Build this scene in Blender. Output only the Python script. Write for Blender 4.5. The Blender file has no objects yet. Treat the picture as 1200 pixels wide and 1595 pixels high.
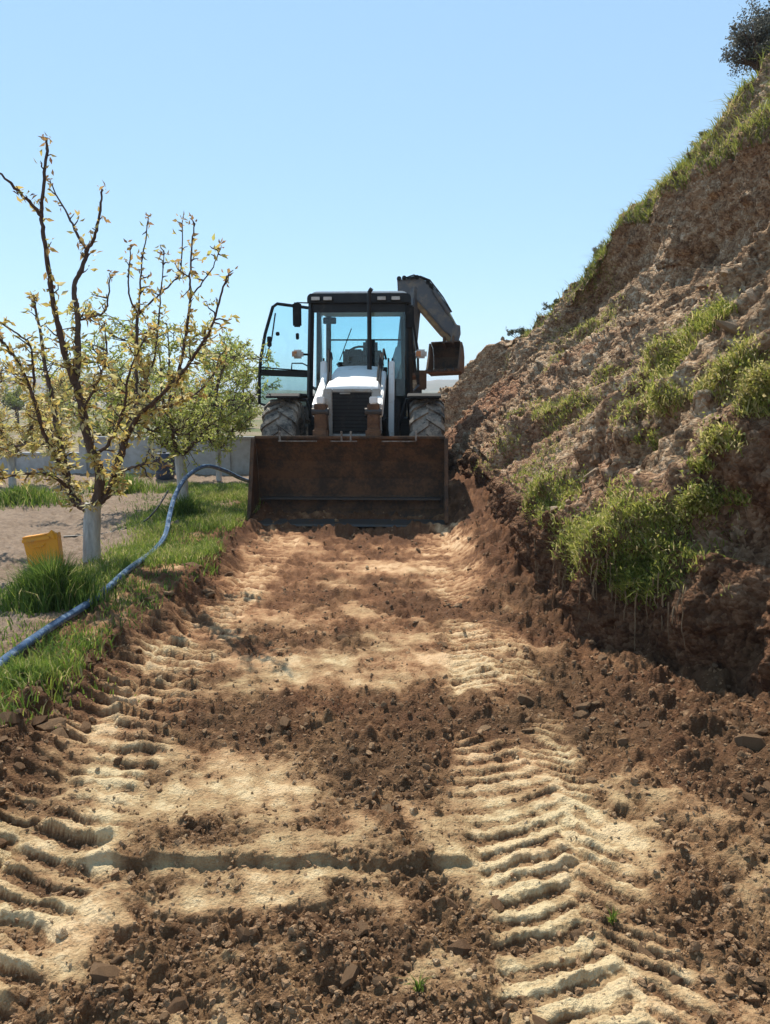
import bpy, bmesh, math, random
import numpy as np
from mathutils import Vector, Matrix

random.seed(11)
rng = np.random.default_rng(11)
scene = bpy.context.scene
COL = scene.collection
rad = math.radians

# ---------------------------------------------------------------- camera, sky, sun, exposure
CAMH, PITCH = 1.6, rad(8.1)
cam_d = bpy.data.cameras.new('camera')
cam_d.sensor_fit = 'HORIZONTAL'; cam_d.sensor_width = 36; cam_d.lens = 36
cam_d.clip_start = 0.05; cam_d.clip_end = 6000
cam = bpy.data.objects.new('camera', cam_d); COL.objects.link(cam)
cam.location = (0, 0, CAMH); cam.rotation_euler = (math.pi/2 - PITCH, 0, 0)
scene.camera = cam

SUN_EL, SUN_AZ = rad(54), rad(-20)          # azimuth from +Y towards +X: the sun stands behind the machine
world = bpy.data.worlds.new('World'); scene.world = world; world.use_nodes = True
wn = world.node_tree.nodes; wl = world.node_tree.links
sky = wn.new('ShaderNodeTexSky'); sky.sky_type = 'NISHITA'; sky.sun_disc = False
sky.sun_elevation = SUN_EL; sky.sun_rotation = SUN_AZ
sky.altitude = 1200; sky.air_density = 1.0; sky.dust_density = 0.0; sky.ozone_density = 1.0
wn['Background'].inputs['Strength'].default_value = 0.14
tint = wn.new('ShaderNodeMix'); tint.data_type = 'RGBA'; tint.blend_type = 'MULTIPLY'; tint.inputs[0].default_value = 1
tint.inputs[7].default_value = (0.97, 1.02, 0.97, 1)
wl.new(sky.outputs['Color'], tint.inputs[6])
air = wn.new('ShaderNodeMix'); air.data_type = 'RGBA'; air.inputs[0].default_value = 0.55
air.inputs[7].default_value = (2.55, 4.1, 5.6, 1)
wl.new(tint.outputs[2], air.inputs[6]); wl.new(air.outputs[2], wn['Background'].inputs['Color'])

sun_d = bpy.data.lights.new('sun', 'SUN'); sun_d.energy = 5.0; sun_d.angle = rad(0.5)
sun_d.color = (1.0, 0.93, 0.81)
sun = bpy.data.objects.new('sun', sun_d); COL.objects.link(sun)
sdir = Vector((math.sin(SUN_AZ)*math.cos(SUN_EL), math.cos(SUN_AZ)*math.cos(SUN_EL), math.sin(SUN_EL)))
sun.rotation_euler = sdir.to_track_quat('Z', 'Y').to_euler()
sun.location = (0, 30, 40)
scene.view_settings.view_transform = 'Standard'; scene.view_settings.look = 'None'
scene.view_settings.gamma = 1; scene.view_settings.exposure = 0.45
scene.render.engine = 'CYCLES'
scene.cycles.max_bounces = 6; scene.cycles.transparent_max_bounces = 12
scene.cycles.use_adaptive_sampling = True

# ---------------------------------------------------------------- layout helpers (photograph measured in 1200 x 1595)
def ray(px, py):
    a, b = (px-600)/1200, (py-797.5)/1200
    c, s = math.cos(PITCH), math.sin(PITCH)
    return Vector((a, c - b*s, -s - b*c))
def P(px, py, y):
    d = ray(px, py); t = y/d.y
    return Vector((d.x*t, y, CAMH + d.z*t))
def G(px, py, z=0.0):
    d = ray(px, py); t = (z-CAMH)/d.z
    return Vector((d.x*t, d.y*t, z))
def project(x, y, z):
    c, s = math.cos(PITCH), math.sin(PITCH)
    zz = z-CAMH
    dep = y*c - zz*s; up = y*s + zz*c
    dep = np.maximum(dep, 1e-3)
    return 600 + 1200*x/dep, 797.5 - 1200*up/dep

# ---------------------------------------------------------------- numpy noise
def _hash(ix, iy, iz, s):
    h = (ix.astype(np.int64)*374761393 + iy.astype(np.int64)*668265263 + iz.astype(np.int64)*1274126177 + s*974711) & 0xFFFFFFFF
    h = h.astype(np.uint32)
    h ^= h >> np.uint32(15); h *= np.uint32(0x2C1B3C6D); h ^= h >> np.uint32(12); h *= np.uint32(0x297A2D39); h ^= h >> np.uint32(15)
    return h.astype(np.float64)/4294967296.0
def vn2(x, y, s=0):
    ix, iy = np.floor(x), np.floor(y); fx, fy = x-ix, y-iy
    u, v = fx*fx*fx*(fx*(fx*6-15)+10), fy*fy*fy*(fy*(fy*6-15)+10)
    z = np.zeros_like(ix)
    a, b = _hash(ix, iy, z, s), _hash(ix+1, iy, z, s)
    c, d = _hash(ix, iy+1, z, s), _hash(ix+1, iy+1, z, s)
    return (a+(b-a)*u)*(1-v) + (c+(d-c)*u)*v - 0.5
def fbm2(x, y, f, n=4, s=0, gain=0.5):
    x = np.asarray(x, float); y = np.asarray(y, float)
    o = np.zeros(np.broadcast(x, y).shape); a = 1.0; X, Y = x*f, y*f
    for i in range(n):
        o = o + a*vn2(X, Y, s+i); a *= gain
        X, Y = (X*0.8 - Y*0.6)*2.03 + 3.1, (X*0.6 + Y*0.8)*2.03 - 1.7
    return o
def vn3(x, y, z, s=0):
    ix, iy, iz = np.floor(x), np.floor(y), np.floor(z); fx, fy, fz = x-ix, y-iy, z-iz
    u, v, w = fx*fx*(3-2*fx), fy*fy*(3-2*fy), fz*fz*(3-2*fz)
    r = 0
    for dz in (0, 1):
        a, b = _hash(ix, iy, iz+dz, s), _hash(ix+1, iy, iz+dz, s)
        c, d = _hash(ix, iy+1, iz+dz, s), _hash(ix+1, iy+1, iz+dz, s)
        r = r + ((a+(b-a)*u)*(1-v) + (c+(d-c)*u)*v)*(w if dz else 1-w)
    return r - 0.5
def fbm3(x, y, z, f, n=4, s=0, gain=0.5):
    o = 0; a = 1.0; X, Y, Z = x*f, y*f, z*f
    for i in range(n):
        o = o + a*vn3(X, Y, Z, s+i); a *= gain
        X, Y, Z = (X*0.8 - Y*0.6)*2.03 + 3.1, (X*0.6 + Y*0.8)*2.03 - 1.7, Z*2.03 + 5.3
    return o
def domes(x, y, cell, s=0, dens=0.8):
    """rounded lumps of random size packed on a jittered lattice; returns height in metres and a random id"""
    X, Y = x/cell, y/cell
    ix, iy = np.floor(X), np.floor(Y)
    best = np.zeros_like(X); rid = np.zeros_like(X); z0 = np.zeros_like(ix)
    for dx in (-1, 0, 1):
        for dy in (-1, 0, 1):
            jx, jy = ix+dx, iy+dy
            cx, cy = jx + _hash(jx, jy, z0, s), jy + _hash(jx, jy, z0, s+1)
            r = 0.28 + 0.5*_hash(jx, jy, z0, s+2)
            t = _hash(jx, jy, z0, s+3)
            ang = t*6.283; sq = 0.65 + 0.35*_hash(jx, jy, z0, s+4)
            ex, ey = X-cx, Y-cy
            a, b = ex*np.cos(ang)+ey*np.sin(ang), (-ex*np.sin(ang)+ey*np.cos(ang))/sq
            q = 1-(a*a+b*b)/(r*r)
            tilt = 1 + 0.8*(t-0.5)*a + 0.5*(sq-0.8)*b
            h = np.where((q > 0) & (t < dens), np.clip(q, 0, 1)**0.72*r*0.78*tilt, 0)
            up = h > best
            best = np.where(up, h, best); rid = np.where(up, t, rid)
    return best*cell, rid
def sstep(a, b, x):
    t = np.clip((x-a)/(b-a), 0, 1); return t*t*(3-2*t)
def interp(x, pts):
    return np.interp(x, [p[0] for p in pts], [p[1] for p in pts])

# ---------------------------------------------------------------- mesh helpers
def link(o, parent=None):
    COL.objects.link(o)
    if parent is not None: o.parent = parent
    return o
def tag(o, label=None, cat=None, group=None, kind=None):
    if label: o['label'] = label
    if cat: o['category'] = cat
    if group: o['group'] = group
    if kind: o['kind'] = kind
    return o
def empty(name, loc, rz=0):
    o = bpy.data.objects.new(name, None); o.location = loc; o.rotation_euler = (0, 0, rz); o.empty_display_size = 0.2
    return link(o)
def arr_mesh(name, V, F, mat, parent=None, smooth=True, attrs=None):
    """V (n,3), F (m,3 or 4) arrays"""
    V = np.asarray(V, np.float32); F = np.asarray(F, np.int32); k = F.shape[1]
    me = bpy.data.meshes.new(name)
    me.vertices.add(len(V)); me.vertices.foreach_set('co', V.ravel())
    me.loops.add(F.size); me.loops.foreach_set('vertex_index', F.ravel())
    me.polygons.add(len(F)); me.polygons.foreach_set('loop_start', np.arange(0, F.size, k, dtype=np.int32))
    me.polygons.foreach_set('use_smooth', np.full(len(F), smooth))
    for n, a in (attrs or {}).items():
        at = me.attributes.new(n, 'FLOAT', 'POINT'); at.data.foreach_set('value', np.asarray(a, np.float32).ravel())
    me.update(calc_edges=True); me.validate()
    me.materials.append(mat)
    o = bpy.data.objects.new(name, me)
    return link(o, parent)
class MB:
    def __init__(self): self.v = []; self.f = []
    def add(self, vs, fs):
        n = len(self.v); self.v += [tuple(v) for v in vs]; self.f += [tuple(i+n for i in f) for f in fs]; return self
    def box(self, c, s, rot=None):
        hx, hy, hz = s[0]/2, s[1]/2, s[2]/2
        vs = [Vector((x, y, z)) for x in (-hx, hx) for y in (-hy, hy) for z in (-hz, hz)]
        if rot is not None: vs = [rot @ v for v in vs]
        c = Vector(c)
        return self.add([v+c for v in vs], [(0, 1, 3, 2), (4, 6, 7, 5), (0, 4, 5, 1), (2, 3, 7, 6), (0, 2, 6, 4), (1, 5, 7, 3)])
    def span(self, lo, hi):
        return self.box([(a+b)/2 for a, b in zip(lo, hi)], [abs(b-a) for a, b in zip(lo, hi)])
    def prism(self, poly, axis, a, b):
        """poly of 2-D points extruded along axis from a to b; 'x': (y,z), 'y': (x,z), 'z': (x,y)"""
        def mk(p, t): return {'x': (t, p[0], p[1]), 'y': (p[0], t, p[1]), 'z': (p[0], p[1], t)}[axis]
        n = len(poly)
        vs = [mk(p, a) for p in poly] + [mk(p, b) for p in poly]
        return self.add(vs, [tuple(range(n))[::-1], tuple(range(n, 2*n))] + [(i, (i+1) % n, n+(i+1) % n, n+i) for i in range(n)])
    def tube(self, pts, r, n=8, cap=True):
        pts = [Vector(p) for p in pts]; m = len(pts)
        rs = r if isinstance(r, (list, tuple)) else [r]*m
        rings = []; up = None
        for i, p in enumerate(pts):
            t = (pts[min(i+1, m-1)] - pts[max(i-1, 0)]).normalized()
            if up is None: up = Vector((0, 0, 1)) if abs(t.z) < 0.9 else Vector((1, 0, 0))
            x = t.cross(up).normalized(); up = x.cross(t).normalized()
            rings.append([p + (x*math.cos(2*math.pi*k/n) + up*math.sin(2*math.pi*k/n))*rs[i] for k in range(n)])
        fs = [(i*n+k, i*n+(k+1) % n, (i+1)*n+(k+1) % n, (i+1)*n+k) for i in range(m-1) for k in range(n)]
        if cap: fs += [tuple(range(n))[::-1], tuple(range((m-1)*n, m*n))]
        return self.add([v for R_ in rings for v in R_], fs)
    def bar(self, a, b, w, h):
        """rectangular bar from a to b"""
        a, b = Vector(a), Vector(b); t = (b-a)
        q = t.to_track_quat('Y', 'Z').to_matrix()
        return self.box((a+b)/2, (w, t.length, h), q)
    def build(self, name, mat, parent=None, bevel=0, smooth=False, seg=2):
        me = bpy.data.meshes.new(name); bm = bmesh.new()
        vs = [bm.verts.new(v) for v in self.v]
        for f in self.f:
            try: bm.faces.new([vs[i] for i in f])
            except ValueError: pass
        bmesh.ops.recalc_face_normals(bm, faces=bm.faces)
        if bevel:
            es = [e for e in bm.edges if len(e.link_faces) == 2 and e.calc_face_angle(0) > 0.5]
            bmesh.ops.bevel(bm, geom=es, offset=bevel, segments=seg, affect='EDGES', clamp_overlap=True)
        for f in bm.faces: f.smooth = smooth
        bm.to_mesh(me); bm.free()
        if smooth and hasattr(me, 'set_sharp_from_angle'): me.set_sharp_from_angle(angle=rad(40))
        me.materials.append(mat)
        o = bpy.data.objects.new(name, me)
        return link(o, parent)

# ---------------------------------------------------------------- materials
def new_mat(name):
    m = bpy.data.materials.new(name); m.use_nodes = True
    nt = m.node_tree; return m, nt, nt.nodes['Principled BSDF'], nt.nodes['Material Output']
def N(nt, t, **kw):
    n = nt.nodes.new(t)
    for k, v in kw.items():
        if k in n.inputs: n.inputs[k].default_value = v
        else: setattr(n, k, v)
    return n
def noise(nt, scale, detail=4, rough=0.6, vec=None, dist=0):
    n = N(nt, 'ShaderNodeTexNoise', Scale=scale, Detail=detail, Roughness=rough, Distortion=dist)
    if vec is not None: nt.links.new(vec, n.inputs['Vector'])
    return n.outputs['Fac']
def ramp(nt, fac, stops):
    r = N(nt, 'ShaderNodeValToRGB'); e = r.color_ramp.elements
    while len(e) < len(stops): e.new(0.5)
    for x, (p, c) in zip(e, stops): x.position = p; x.color = (*c, 1) if len(c) == 3 else c
    nt.links.new(fac, r.inputs['Fac']); return r.outputs['Color']
def mixc(nt, fac, a, b, mode='MIX'):
    m = N(nt, 'ShaderNodeMix', data_type='RGBA', blend_type=mode)
    for s, v in ((0, fac), (6, a), (7, b)):
        if hasattr(v, 'links'): nt.links.new(v, m.inputs[s])
        else: m.inputs[s].default_value = v if s == 0 else (*v, 1)
    return m.outputs[2]
def math_n(nt, op, a, b=0.0, clamp=False):
    m = N(nt, 'ShaderNodeMath', operation=op, use_clamp=clamp)
    for i, v in enumerate((a, b)):
        if hasattr(v, 'links'): nt.links.new(v, m.inputs[i])
        else: m.inputs[i].default_value = v
    return m.outputs[0]
def bump(nt, bsdf, h, strength=0.5, dist=0.02):
    b = N(nt, 'ShaderNodeBump', Strength=strength, Distance=dist)
    nt.links.new(h, b.inputs['Height']); nt.links.new(b.outputs[0], bsdf.inputs['Normal'])
def attr(nt, name):
    return N(nt, 'ShaderNodeAttribute', attribute_name=name).outputs['Fac']
def objco(nt): return N(nt, 'ShaderNodeTexCoord').outputs['Object']
def worn(name, base, dirt, amount=0.4, rough=0.5, metal=0.0, scale=6, spec=0.5, bumpy=0.0):
    """painted or bare surface with patchy dirt"""
    m, nt, b, o = new_mat(name)
    v = objco(nt)
    n1 = noise(nt, scale, 6, 0.65, v); n2 = noise(nt, scale*7, 4, 0.6, v)
    f = math_n(nt, 'ADD', n1, math_n(nt, 'MULTIPLY', math_n(nt, 'SUBTRACT', n2, 0.5), 0.5))
    r = ramp(nt, f, [(max(0, 0.62-amount*0.5), (0, 0, 0)), (min(1, 0.85-amount*0.45), (1, 1, 1))])
    c = mixc(nt, r, base, dirt)
    nt.links.new(c, b.inputs['Base Color'])
    b.inputs['Roughness'].default_value = rough; b.inputs['Metallic'].default_value = metal
    b.inputs['Specular IOR Level'].default_value = spec
    if bumpy: bump(nt, b, n2, bumpy, 0.01)
    return m
M = {}
M['white'] = worn('white_paint', (0.80, 0.80, 0.79), (0.52, 0.47, 0.40), 0.14, 0.35)
M['grey_paint'] = worn('grey_paint', (0.34, 0.34, 0.33), (0.30, 0.25, 0.19), 0.35, 0.45)
M['black'] = worn('black_paint', (0.008, 0.009, 0.011), (0.05, 0.042, 0.035), 0.12, 0.45, spec=0.3)
M['black_plastic'] = worn('black_plastic', (0.010, 0.010, 0.011), (0.04, 0.035, 0.03), 0.15, 0.75, spec=0.2)
M['boom'] = worn('boom_paint', (0.075, 0.08, 0.09), (0.20, 0.155, 0.11), 0.30, 0.4)
M['rust'] = worn('rusty_steel', (0.042, 0.026, 0.016), (0.125, 0.060, 0.028), 0.46, 0.7, 0.0, 4, 0.3, 0.3)
M['rust_arm'] = worn('rusty_arm', (0.085, 0.046, 0.028), (0.17, 0.085, 0.042), 0.5, 0.65, 0.0, 7, 0.3, 0.3)
M['steel'] = worn('bare_steel', (0.05, 0.05, 0.052), (0.07, 0.05, 0.035), 0.5, 0.6, 0.3, 6)
M['bright_steel'] = worn('bright_steel', (0.62, 0.62, 0.62), (0.3, 0.28, 0.25), 0.2, 0.25, 0.9, 6)
M['scuffed'] = worn('scuffed_steel', (0.24, 0.22, 0.20), (0.09, 0.06, 0.04), 0.4, 0.5, 0.2, 12)
M['tan'] = worn('tan_paint', (0.34, 0.21, 0.08), (0.14, 0.09, 0.05), 0.45, 0.6, 0, 9)
M['rubber'] = worn('tyre_rubber', (0.03, 0.03, 0.029), (0.30, 0.25, 0.20), 0.55, 0.75, 0, 5, 0.4, 0.3)
M['lamp'] = worn('lamp_lens', (0.55, 0.50, 0.45), (0.35, 0.3, 0.25), 0.3, 0.15)
M['amber'] = worn('amber_lens', (0.50, 0.17, 0.04), (0.35, 0.28, 0.2), 0.3, 0.25)
M['orange'] = worn('orange_plastic', (0.55, 0.16, 0.03), (0.3, 0.1, 0.04), 0.2, 0.4)
M['seat'] = worn('seat_fabric', (0.02, 0.022, 0.03), (0.05, 0.05, 0.05), 0.3, 0.8)
M['yellow'] = worn('yellow_plastic', (0.80, 0.33, 0.008), (0.50, 0.25, 0.05), 0.25, 0.45)
M['barrel'] = worn('blue_plastic', (0.03, 0.045, 0.09), (0.08, 0.08, 0.08), 0.25, 0.5)
M['concrete'] = worn('concrete', (0.46, 0.47, 0.48), (0.32, 0.31, 0.30), 0.4, 0.9, 0, 1.6, 0.2, 0.25)
M['tube'] = worn('black_tube', (0.02, 0.02, 0.02), (0.10, 0.08, 0.06), 0.4, 0.5)
M['pipe'] = worn('pipe_plastic', (0.055, 0.10, 0.19), (0.34, 0.40, 0.46), 0.20, 0.18)
M['root'] = worn('root_wood', (0.26, 0.175, 0.10), (0.12, 0.075, 0.045), 0.4, 0.9, 0, 20, 0.2)

def glass_mat(name, tint, refl=0.9):
    m, nt, b, o = new_mat(name)
    tr = N(nt, 'ShaderNodeBsdfTransparent', Color=(*tint, 1)); gl = N(nt, 'ShaderNodeBsdfGlossy', Roughness=0.03, Color=(refl, refl, refl, 1))
    fr = N(nt, 'ShaderNodeFresnel', IOR=1.45); mx = N(nt, 'ShaderNodeMixShader')
    nt.links.new(fr.outputs[0], mx.inputs[0]); nt.links.new(tr.outputs[0], mx.inputs[1]); nt.links.new(gl.outputs[0], mx.inputs[2])
    nt.links.new(mx.outputs[0], o.inputs['Surface'])
    return m
M['glass'] = glass_mat('tinted_glass', (0.80, 0.93, 0.96))
M['glass_low'] = glass_mat('dusty_glass', (0.66, 0.80, 0.80))

def pebbles(nt, scale, v):
    n = N(nt, 'ShaderNodeTexVoronoi', Scale=scale, Randomness=1.0); nt.links.new(v, n.inputs['Vector'])
    sp = N(nt, 'ShaderNodeSeparateColor'); nt.links.new(n.outputs['Color'], sp.inputs[0])
    return math_n(nt, 'SUBTRACT', 0.6, n.outputs['Distance']), sp.outputs[0]
def soil_mat():
    m, nt, b, o = new_mat('churned_soil')
    v = objco(nt)
    dry, rnd, orch = attr(nt, 'dry'), attr(nt, 'rnd'), attr(nt, 'orchard')  # dry also carries the shade painted into the tread gaps
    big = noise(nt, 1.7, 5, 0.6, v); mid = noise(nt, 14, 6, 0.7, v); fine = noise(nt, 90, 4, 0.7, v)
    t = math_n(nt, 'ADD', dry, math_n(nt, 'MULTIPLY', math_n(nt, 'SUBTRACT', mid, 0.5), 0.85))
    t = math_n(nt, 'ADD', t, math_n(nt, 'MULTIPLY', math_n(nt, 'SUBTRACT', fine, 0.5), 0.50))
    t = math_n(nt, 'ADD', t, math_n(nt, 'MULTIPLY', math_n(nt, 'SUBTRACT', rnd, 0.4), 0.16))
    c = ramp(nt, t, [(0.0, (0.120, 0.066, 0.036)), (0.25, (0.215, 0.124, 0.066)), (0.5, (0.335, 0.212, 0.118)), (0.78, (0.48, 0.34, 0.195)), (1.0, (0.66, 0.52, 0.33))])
    sep = N(nt, 'ShaderNodeSeparateXYZ'); nt.links.new(v, sep.inputs[0])
    rf = math_n(nt, 'ADD', big, math_n(nt, 'MULTIPLY', math_n(nt, 'SUBTRACT', sep.outputs['Y'], 4.2), 0.07), True)
    red = ramp(nt, rf, [(0.35, (1.0, 1.0, 0.92)), (0.70, (1.09, 0.87, 0.78))])
    c = mixc(nt, 0.8, c, red, 'MULTIPLY')
    oc = ramp(nt, math_n(nt, 'ADD', math_n(nt, 'MULTIPLY', mid, 0.7), math_n(nt, 'MULTIPLY', big, 0.3)), [(0.3, (0.15, 0.105, 0.075)), (0.55, (0.30, 0.22, 0.16)), (0.8, (0.42, 0.33, 0.25))])
    fld = noise(nt, 0.11, 5, 0.6, v)
    gc = ramp(nt, fld, [(0.36, (0.10, 0.125, 0.045)), (0.50, (0.19, 0.165, 0.085)), (0.64, (0.27, 0.20, 0.145))])
    ff = math_n(nt, 'MULTIPLY', math_n(nt, 'SUBTRACT', sep.outputs['Y'], 15.5), 0.25, True)
    oc = mixc(nt, ff, oc, gc)
    c = mixc(nt, orch, c, oc)
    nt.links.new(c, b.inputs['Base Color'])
    b.inputs['Roughness'].default_value = 0.95; b.inputs['Specular IOR Level'].default_value = 0.15
    h = math_n(nt, 'ADD', fine, math_n(nt, 'MULTIPLY', mid, 1.5))
    h = math_n(nt, 'ADD', h, math_n(nt, 'MULTIPLY', pebbles(nt, 85, v)[0], 0.35))
    bump(nt, b, h, 0.85, 0.022)
    return m
M['soil'] = soil_mat()

def clod_mat(name, stops, sc=1.0):
    m, nt, b, o = new_mat(name)
    v = objco(nt)
    oi = N(nt, 'ShaderNodeObjectInfo').outputs['Random']
    rnd = attr(nt, 'rnd')
    n1 = noise(nt, 22*sc, 5, 0.7, v); n2 = noise(nt, 110*sc, 3, 0.6, v)
    t = math_n(nt, 'ADD', math_n(nt, 'MULTIPLY', n1, 0.5), math_n(nt, 'MULTIPLY', math_n(nt, 'ADD', oi, rnd), 0.30))
    c = ramp(nt, t, stops)
    nt.links.new(c, b.inputs['Base Color'])
    b.inputs['Roughness'].default_value = 0.95; b.inputs['Specular IOR Level'].default_value = 0.15
    bump(nt, b, math_n(nt, 'ADD', n1, n2), 0.8, 0.02)
    return m
M['clod'] = clod_mat('soil_clod', [(0.15, (0.13, 0.072, 0.040)), (0.45, (0.24, 0.140, 0.077)), (0.75, (0.36, 0.23, 0.13)), (1.0, (0.56, 0.44, 0.28))])
M['stone'] = clod_mat('hill_stone', [(0.15, (0.14, 0.085, 0.052)), (0.5, (0.31, 0.205, 0.13)), (0.75, (0.53, 0.41, 0.29)), (1.0, (0.84, 0.75, 0.61))])

def hill_mat():
    m, nt, b, o = new_mat('hill_earth')
    v = objco(nt)
    cut, rnd, red = attr(nt, 'cut'), attr(nt, 'rnd'), attr(nt, 'red')
    big = noise(nt, 0.9, 5, 0.6, v); mid = noise(nt, 8, 6, 0.72, v); fine = noise(nt, 60, 4, 0.7, v)
    t = math_n(nt, 'ADD', math_n(nt, 'MULTIPLY', big, 0.55), math_n(nt, 'MULTIPLY', mid, 0.55))
    t = math_n(nt, 'ADD', t, math_n(nt, 'MULTIPLY', math_n(nt, 'SUBTRACT', fine, 0.5), 0.35))
    t = math_n(nt, 'ADD', t, math_n(nt, 'MULTIPLY', math_n(nt, 'SUBTRACT', rnd, 0.35), 0.30))
    warp = N(nt, 'ShaderNodeMixRGB'); warp.inputs[0].default_value = 0.06; nt.links.new(v, warp.inputs[1]); 
    wn_ = N(nt, 'ShaderNodeTexNoise', Scale=6.0, Detail=3.0); nt.links.new(v, wn_.inputs['Vector']); nt.links.new(wn_.outputs['Color'], warp.inputs[2])
    p1, r1 = pebbles(nt, 14, warp.outputs[0]); p2, r2 = pebbles(nt, 42, warp.outputs[0])
    t = math_n(nt, 'ADD', t, math_n(nt, 'MULTIPLY', math_n(nt, 'SUBTRACT', r1, 0.5), 0.30))
    t = math_n(nt, 'ADD', t, math_n(nt, 'MULTIPLY', math_n(nt, 'SUBTRACT', r2, 0.5), 0.34))
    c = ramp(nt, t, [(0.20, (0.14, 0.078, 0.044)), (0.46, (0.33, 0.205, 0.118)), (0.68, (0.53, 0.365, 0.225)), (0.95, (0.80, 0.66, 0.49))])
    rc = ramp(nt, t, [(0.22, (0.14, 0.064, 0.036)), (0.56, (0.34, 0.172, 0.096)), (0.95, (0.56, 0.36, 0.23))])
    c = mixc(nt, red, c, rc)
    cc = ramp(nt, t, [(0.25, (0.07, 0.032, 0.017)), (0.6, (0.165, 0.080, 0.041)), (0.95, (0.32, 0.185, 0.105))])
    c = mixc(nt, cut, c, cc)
    nt.links.new(c, b.inputs['Base Color'])
    b.inputs['Roughness'].default_value = 0.95; b.inputs['Specular IOR Level'].default_value = 0.15
    hh_ = math_n(nt, 'ADD', math_n(nt, 'MULTIPLY', p1, 1.6), math_n(nt, 'MULTIPLY', p2, 0.9))
    bump(nt, b, math_n(nt, 'ADD', hh_, math_n(nt, 'ADD', fine, math_n(nt, 'MULTIPLY', mid, 1.6))), 1.0, 0.035)
    return m
M['hill'] = hill_mat()

def leaf_mat(name, stops, trans=0.35):
    m, nt, b, o = new_mat(name)
    c = ramp(nt, attr(nt, 'rnd'), stops)
    nt.links.new(c, b.inputs['Base Color']); b.inputs['Roughness'].default_value = 0.55
    b.inputs['Specular IOR Level'].default_value = 0.3
    tl = N(nt, 'ShaderNodeBsdfTranslucent'); nt.links.new(c, tl.inputs['Color'])
    mx = N(nt, 'ShaderNodeMixShader'); mx.inputs[0].default_value = trans
    nt.links.new(b.outputs[0], mx.inputs[1]); nt.links.new(tl.outputs[0], mx.inputs[2]); nt.links.new(mx.outputs[0], o.inputs['Surface'])
    return m
M['leaf_bronze'] = leaf_mat('bronze_leaves', [(0, (0.20, 0.10, 0.055)), (0.3, (0.46, 0.29, 0.11)), (0.6, (0.60, 0.45, 0.13)), (0.85, (0.50, 0.48, 0.14)), (1, (0.70, 0.62, 0.34))], 0.5)
M['leaf_green'] = leaf_mat('spring_leaves', [(0, (0.28, 0.23, 0.06)), (0.4, (0.42, 0.41, 0.08)), (0.8, (0.35, 0.43, 0.09)), (1, (0.60, 0.58, 0.26))], 0.5)
M['grass'] = leaf_mat('verge_grass', [(0, (0.045, 0.095, 0.02)), (0.45, (0.135, 0.215, 0.034)), (0.8, (0.28, 0.33, 0.058)), (1, (0.52, 0.45, 0.21))], 0.5)
M['hill_weed'] = leaf_mat('hill_weeds', [(0, (0.07, 0.105, 0.022)), (0.45, (0.23, 0.275, 0.05)), (0.8, (0.41, 0.40, 0.09)), (1, (0.62, 0.52, 0.26))], 0.5)
M['hill_grass'] = leaf_mat('hill_grass', [(0, (0.09, 0.11, 0.03)), (0.5, (0.21, 0.24, 0.05)), (0.8, (0.33, 0.33, 0.08)), (1, (0.48, 0.40, 0.20))], 0.45)
M['bush'] = leaf_mat('bush_leaves', [(0, (0.05, 0.06, 0.03)), (0.5, (0.10, 0.11, 0.055)), (1, (0.19, 0.18, 0.10))], 0.3)
M['dark_bush'] = leaf_mat('grey_bush_leaves', [(0, (0.07, 0.07, 0.06)), (0.5, (0.15, 0.15, 0.125)), (1, (0.27, 0.26, 0.20))], 0.3)
def bark_mat(name, a, b_, sc):
    m, nt, b, o = new_mat(name); v = objco(nt)
    mp = N(nt, 'ShaderNodeMapping'); mp.inputs['Scale'].default_value = (1, 1, 0.25); nt.links.new(v, mp.inputs['Vector'])
    n = noise(nt, sc, 6, 0.7, mp.outputs[0], 0.6)
    nt.links.new(ramp(nt, n, [(0.3, a), (0.7, b_)]), b.inputs['Base Color']); b.inputs['Roughness'].default_value = 0.9
    b.inputs['Specular IOR Level'].default_value = 0.2
    bump(nt, b, n, 0.9, 0.02); return m
M['bark'] = bark_mat('bark', (0.055, 0.035, 0.028), (0.15, 0.10, 0.08), 30)
M['whitewash'] = bark_mat('whitewashed_bark', (0.33, 0.315, 0.29), (0.60, 0.58, 0.54), 22)

# ---------------------------------------------------------------- terrain shape
BASE = [(-4, 2.7), (2, 2.6), (3, 2.4), (4.0, 2.05), (4.5, 1.80), (5.1, 1.33), (6, 1.20), (8, 1.24), (10, 1.27), (11, 1.22), (13, 1.05), (16, 0.95), (20, 1.0), (24, 1.5), (30, 4)]
def base_x(y): return interp(y, BASE) + 0.10*fbm2(y, y*0+3.3, 1.6, 3, 40)
def edge_x(y): return -1.62 + 0.17*fbm2(y, y*0+7.7, 1.3, 3, 60)
ROADZ = [(0, 0), (8.6, 0.0), (9.6, 0.04), (10.7, 0.27), (11.2, 0.28), (16, 0.28), (22, 0.05), (30, 0)]

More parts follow.
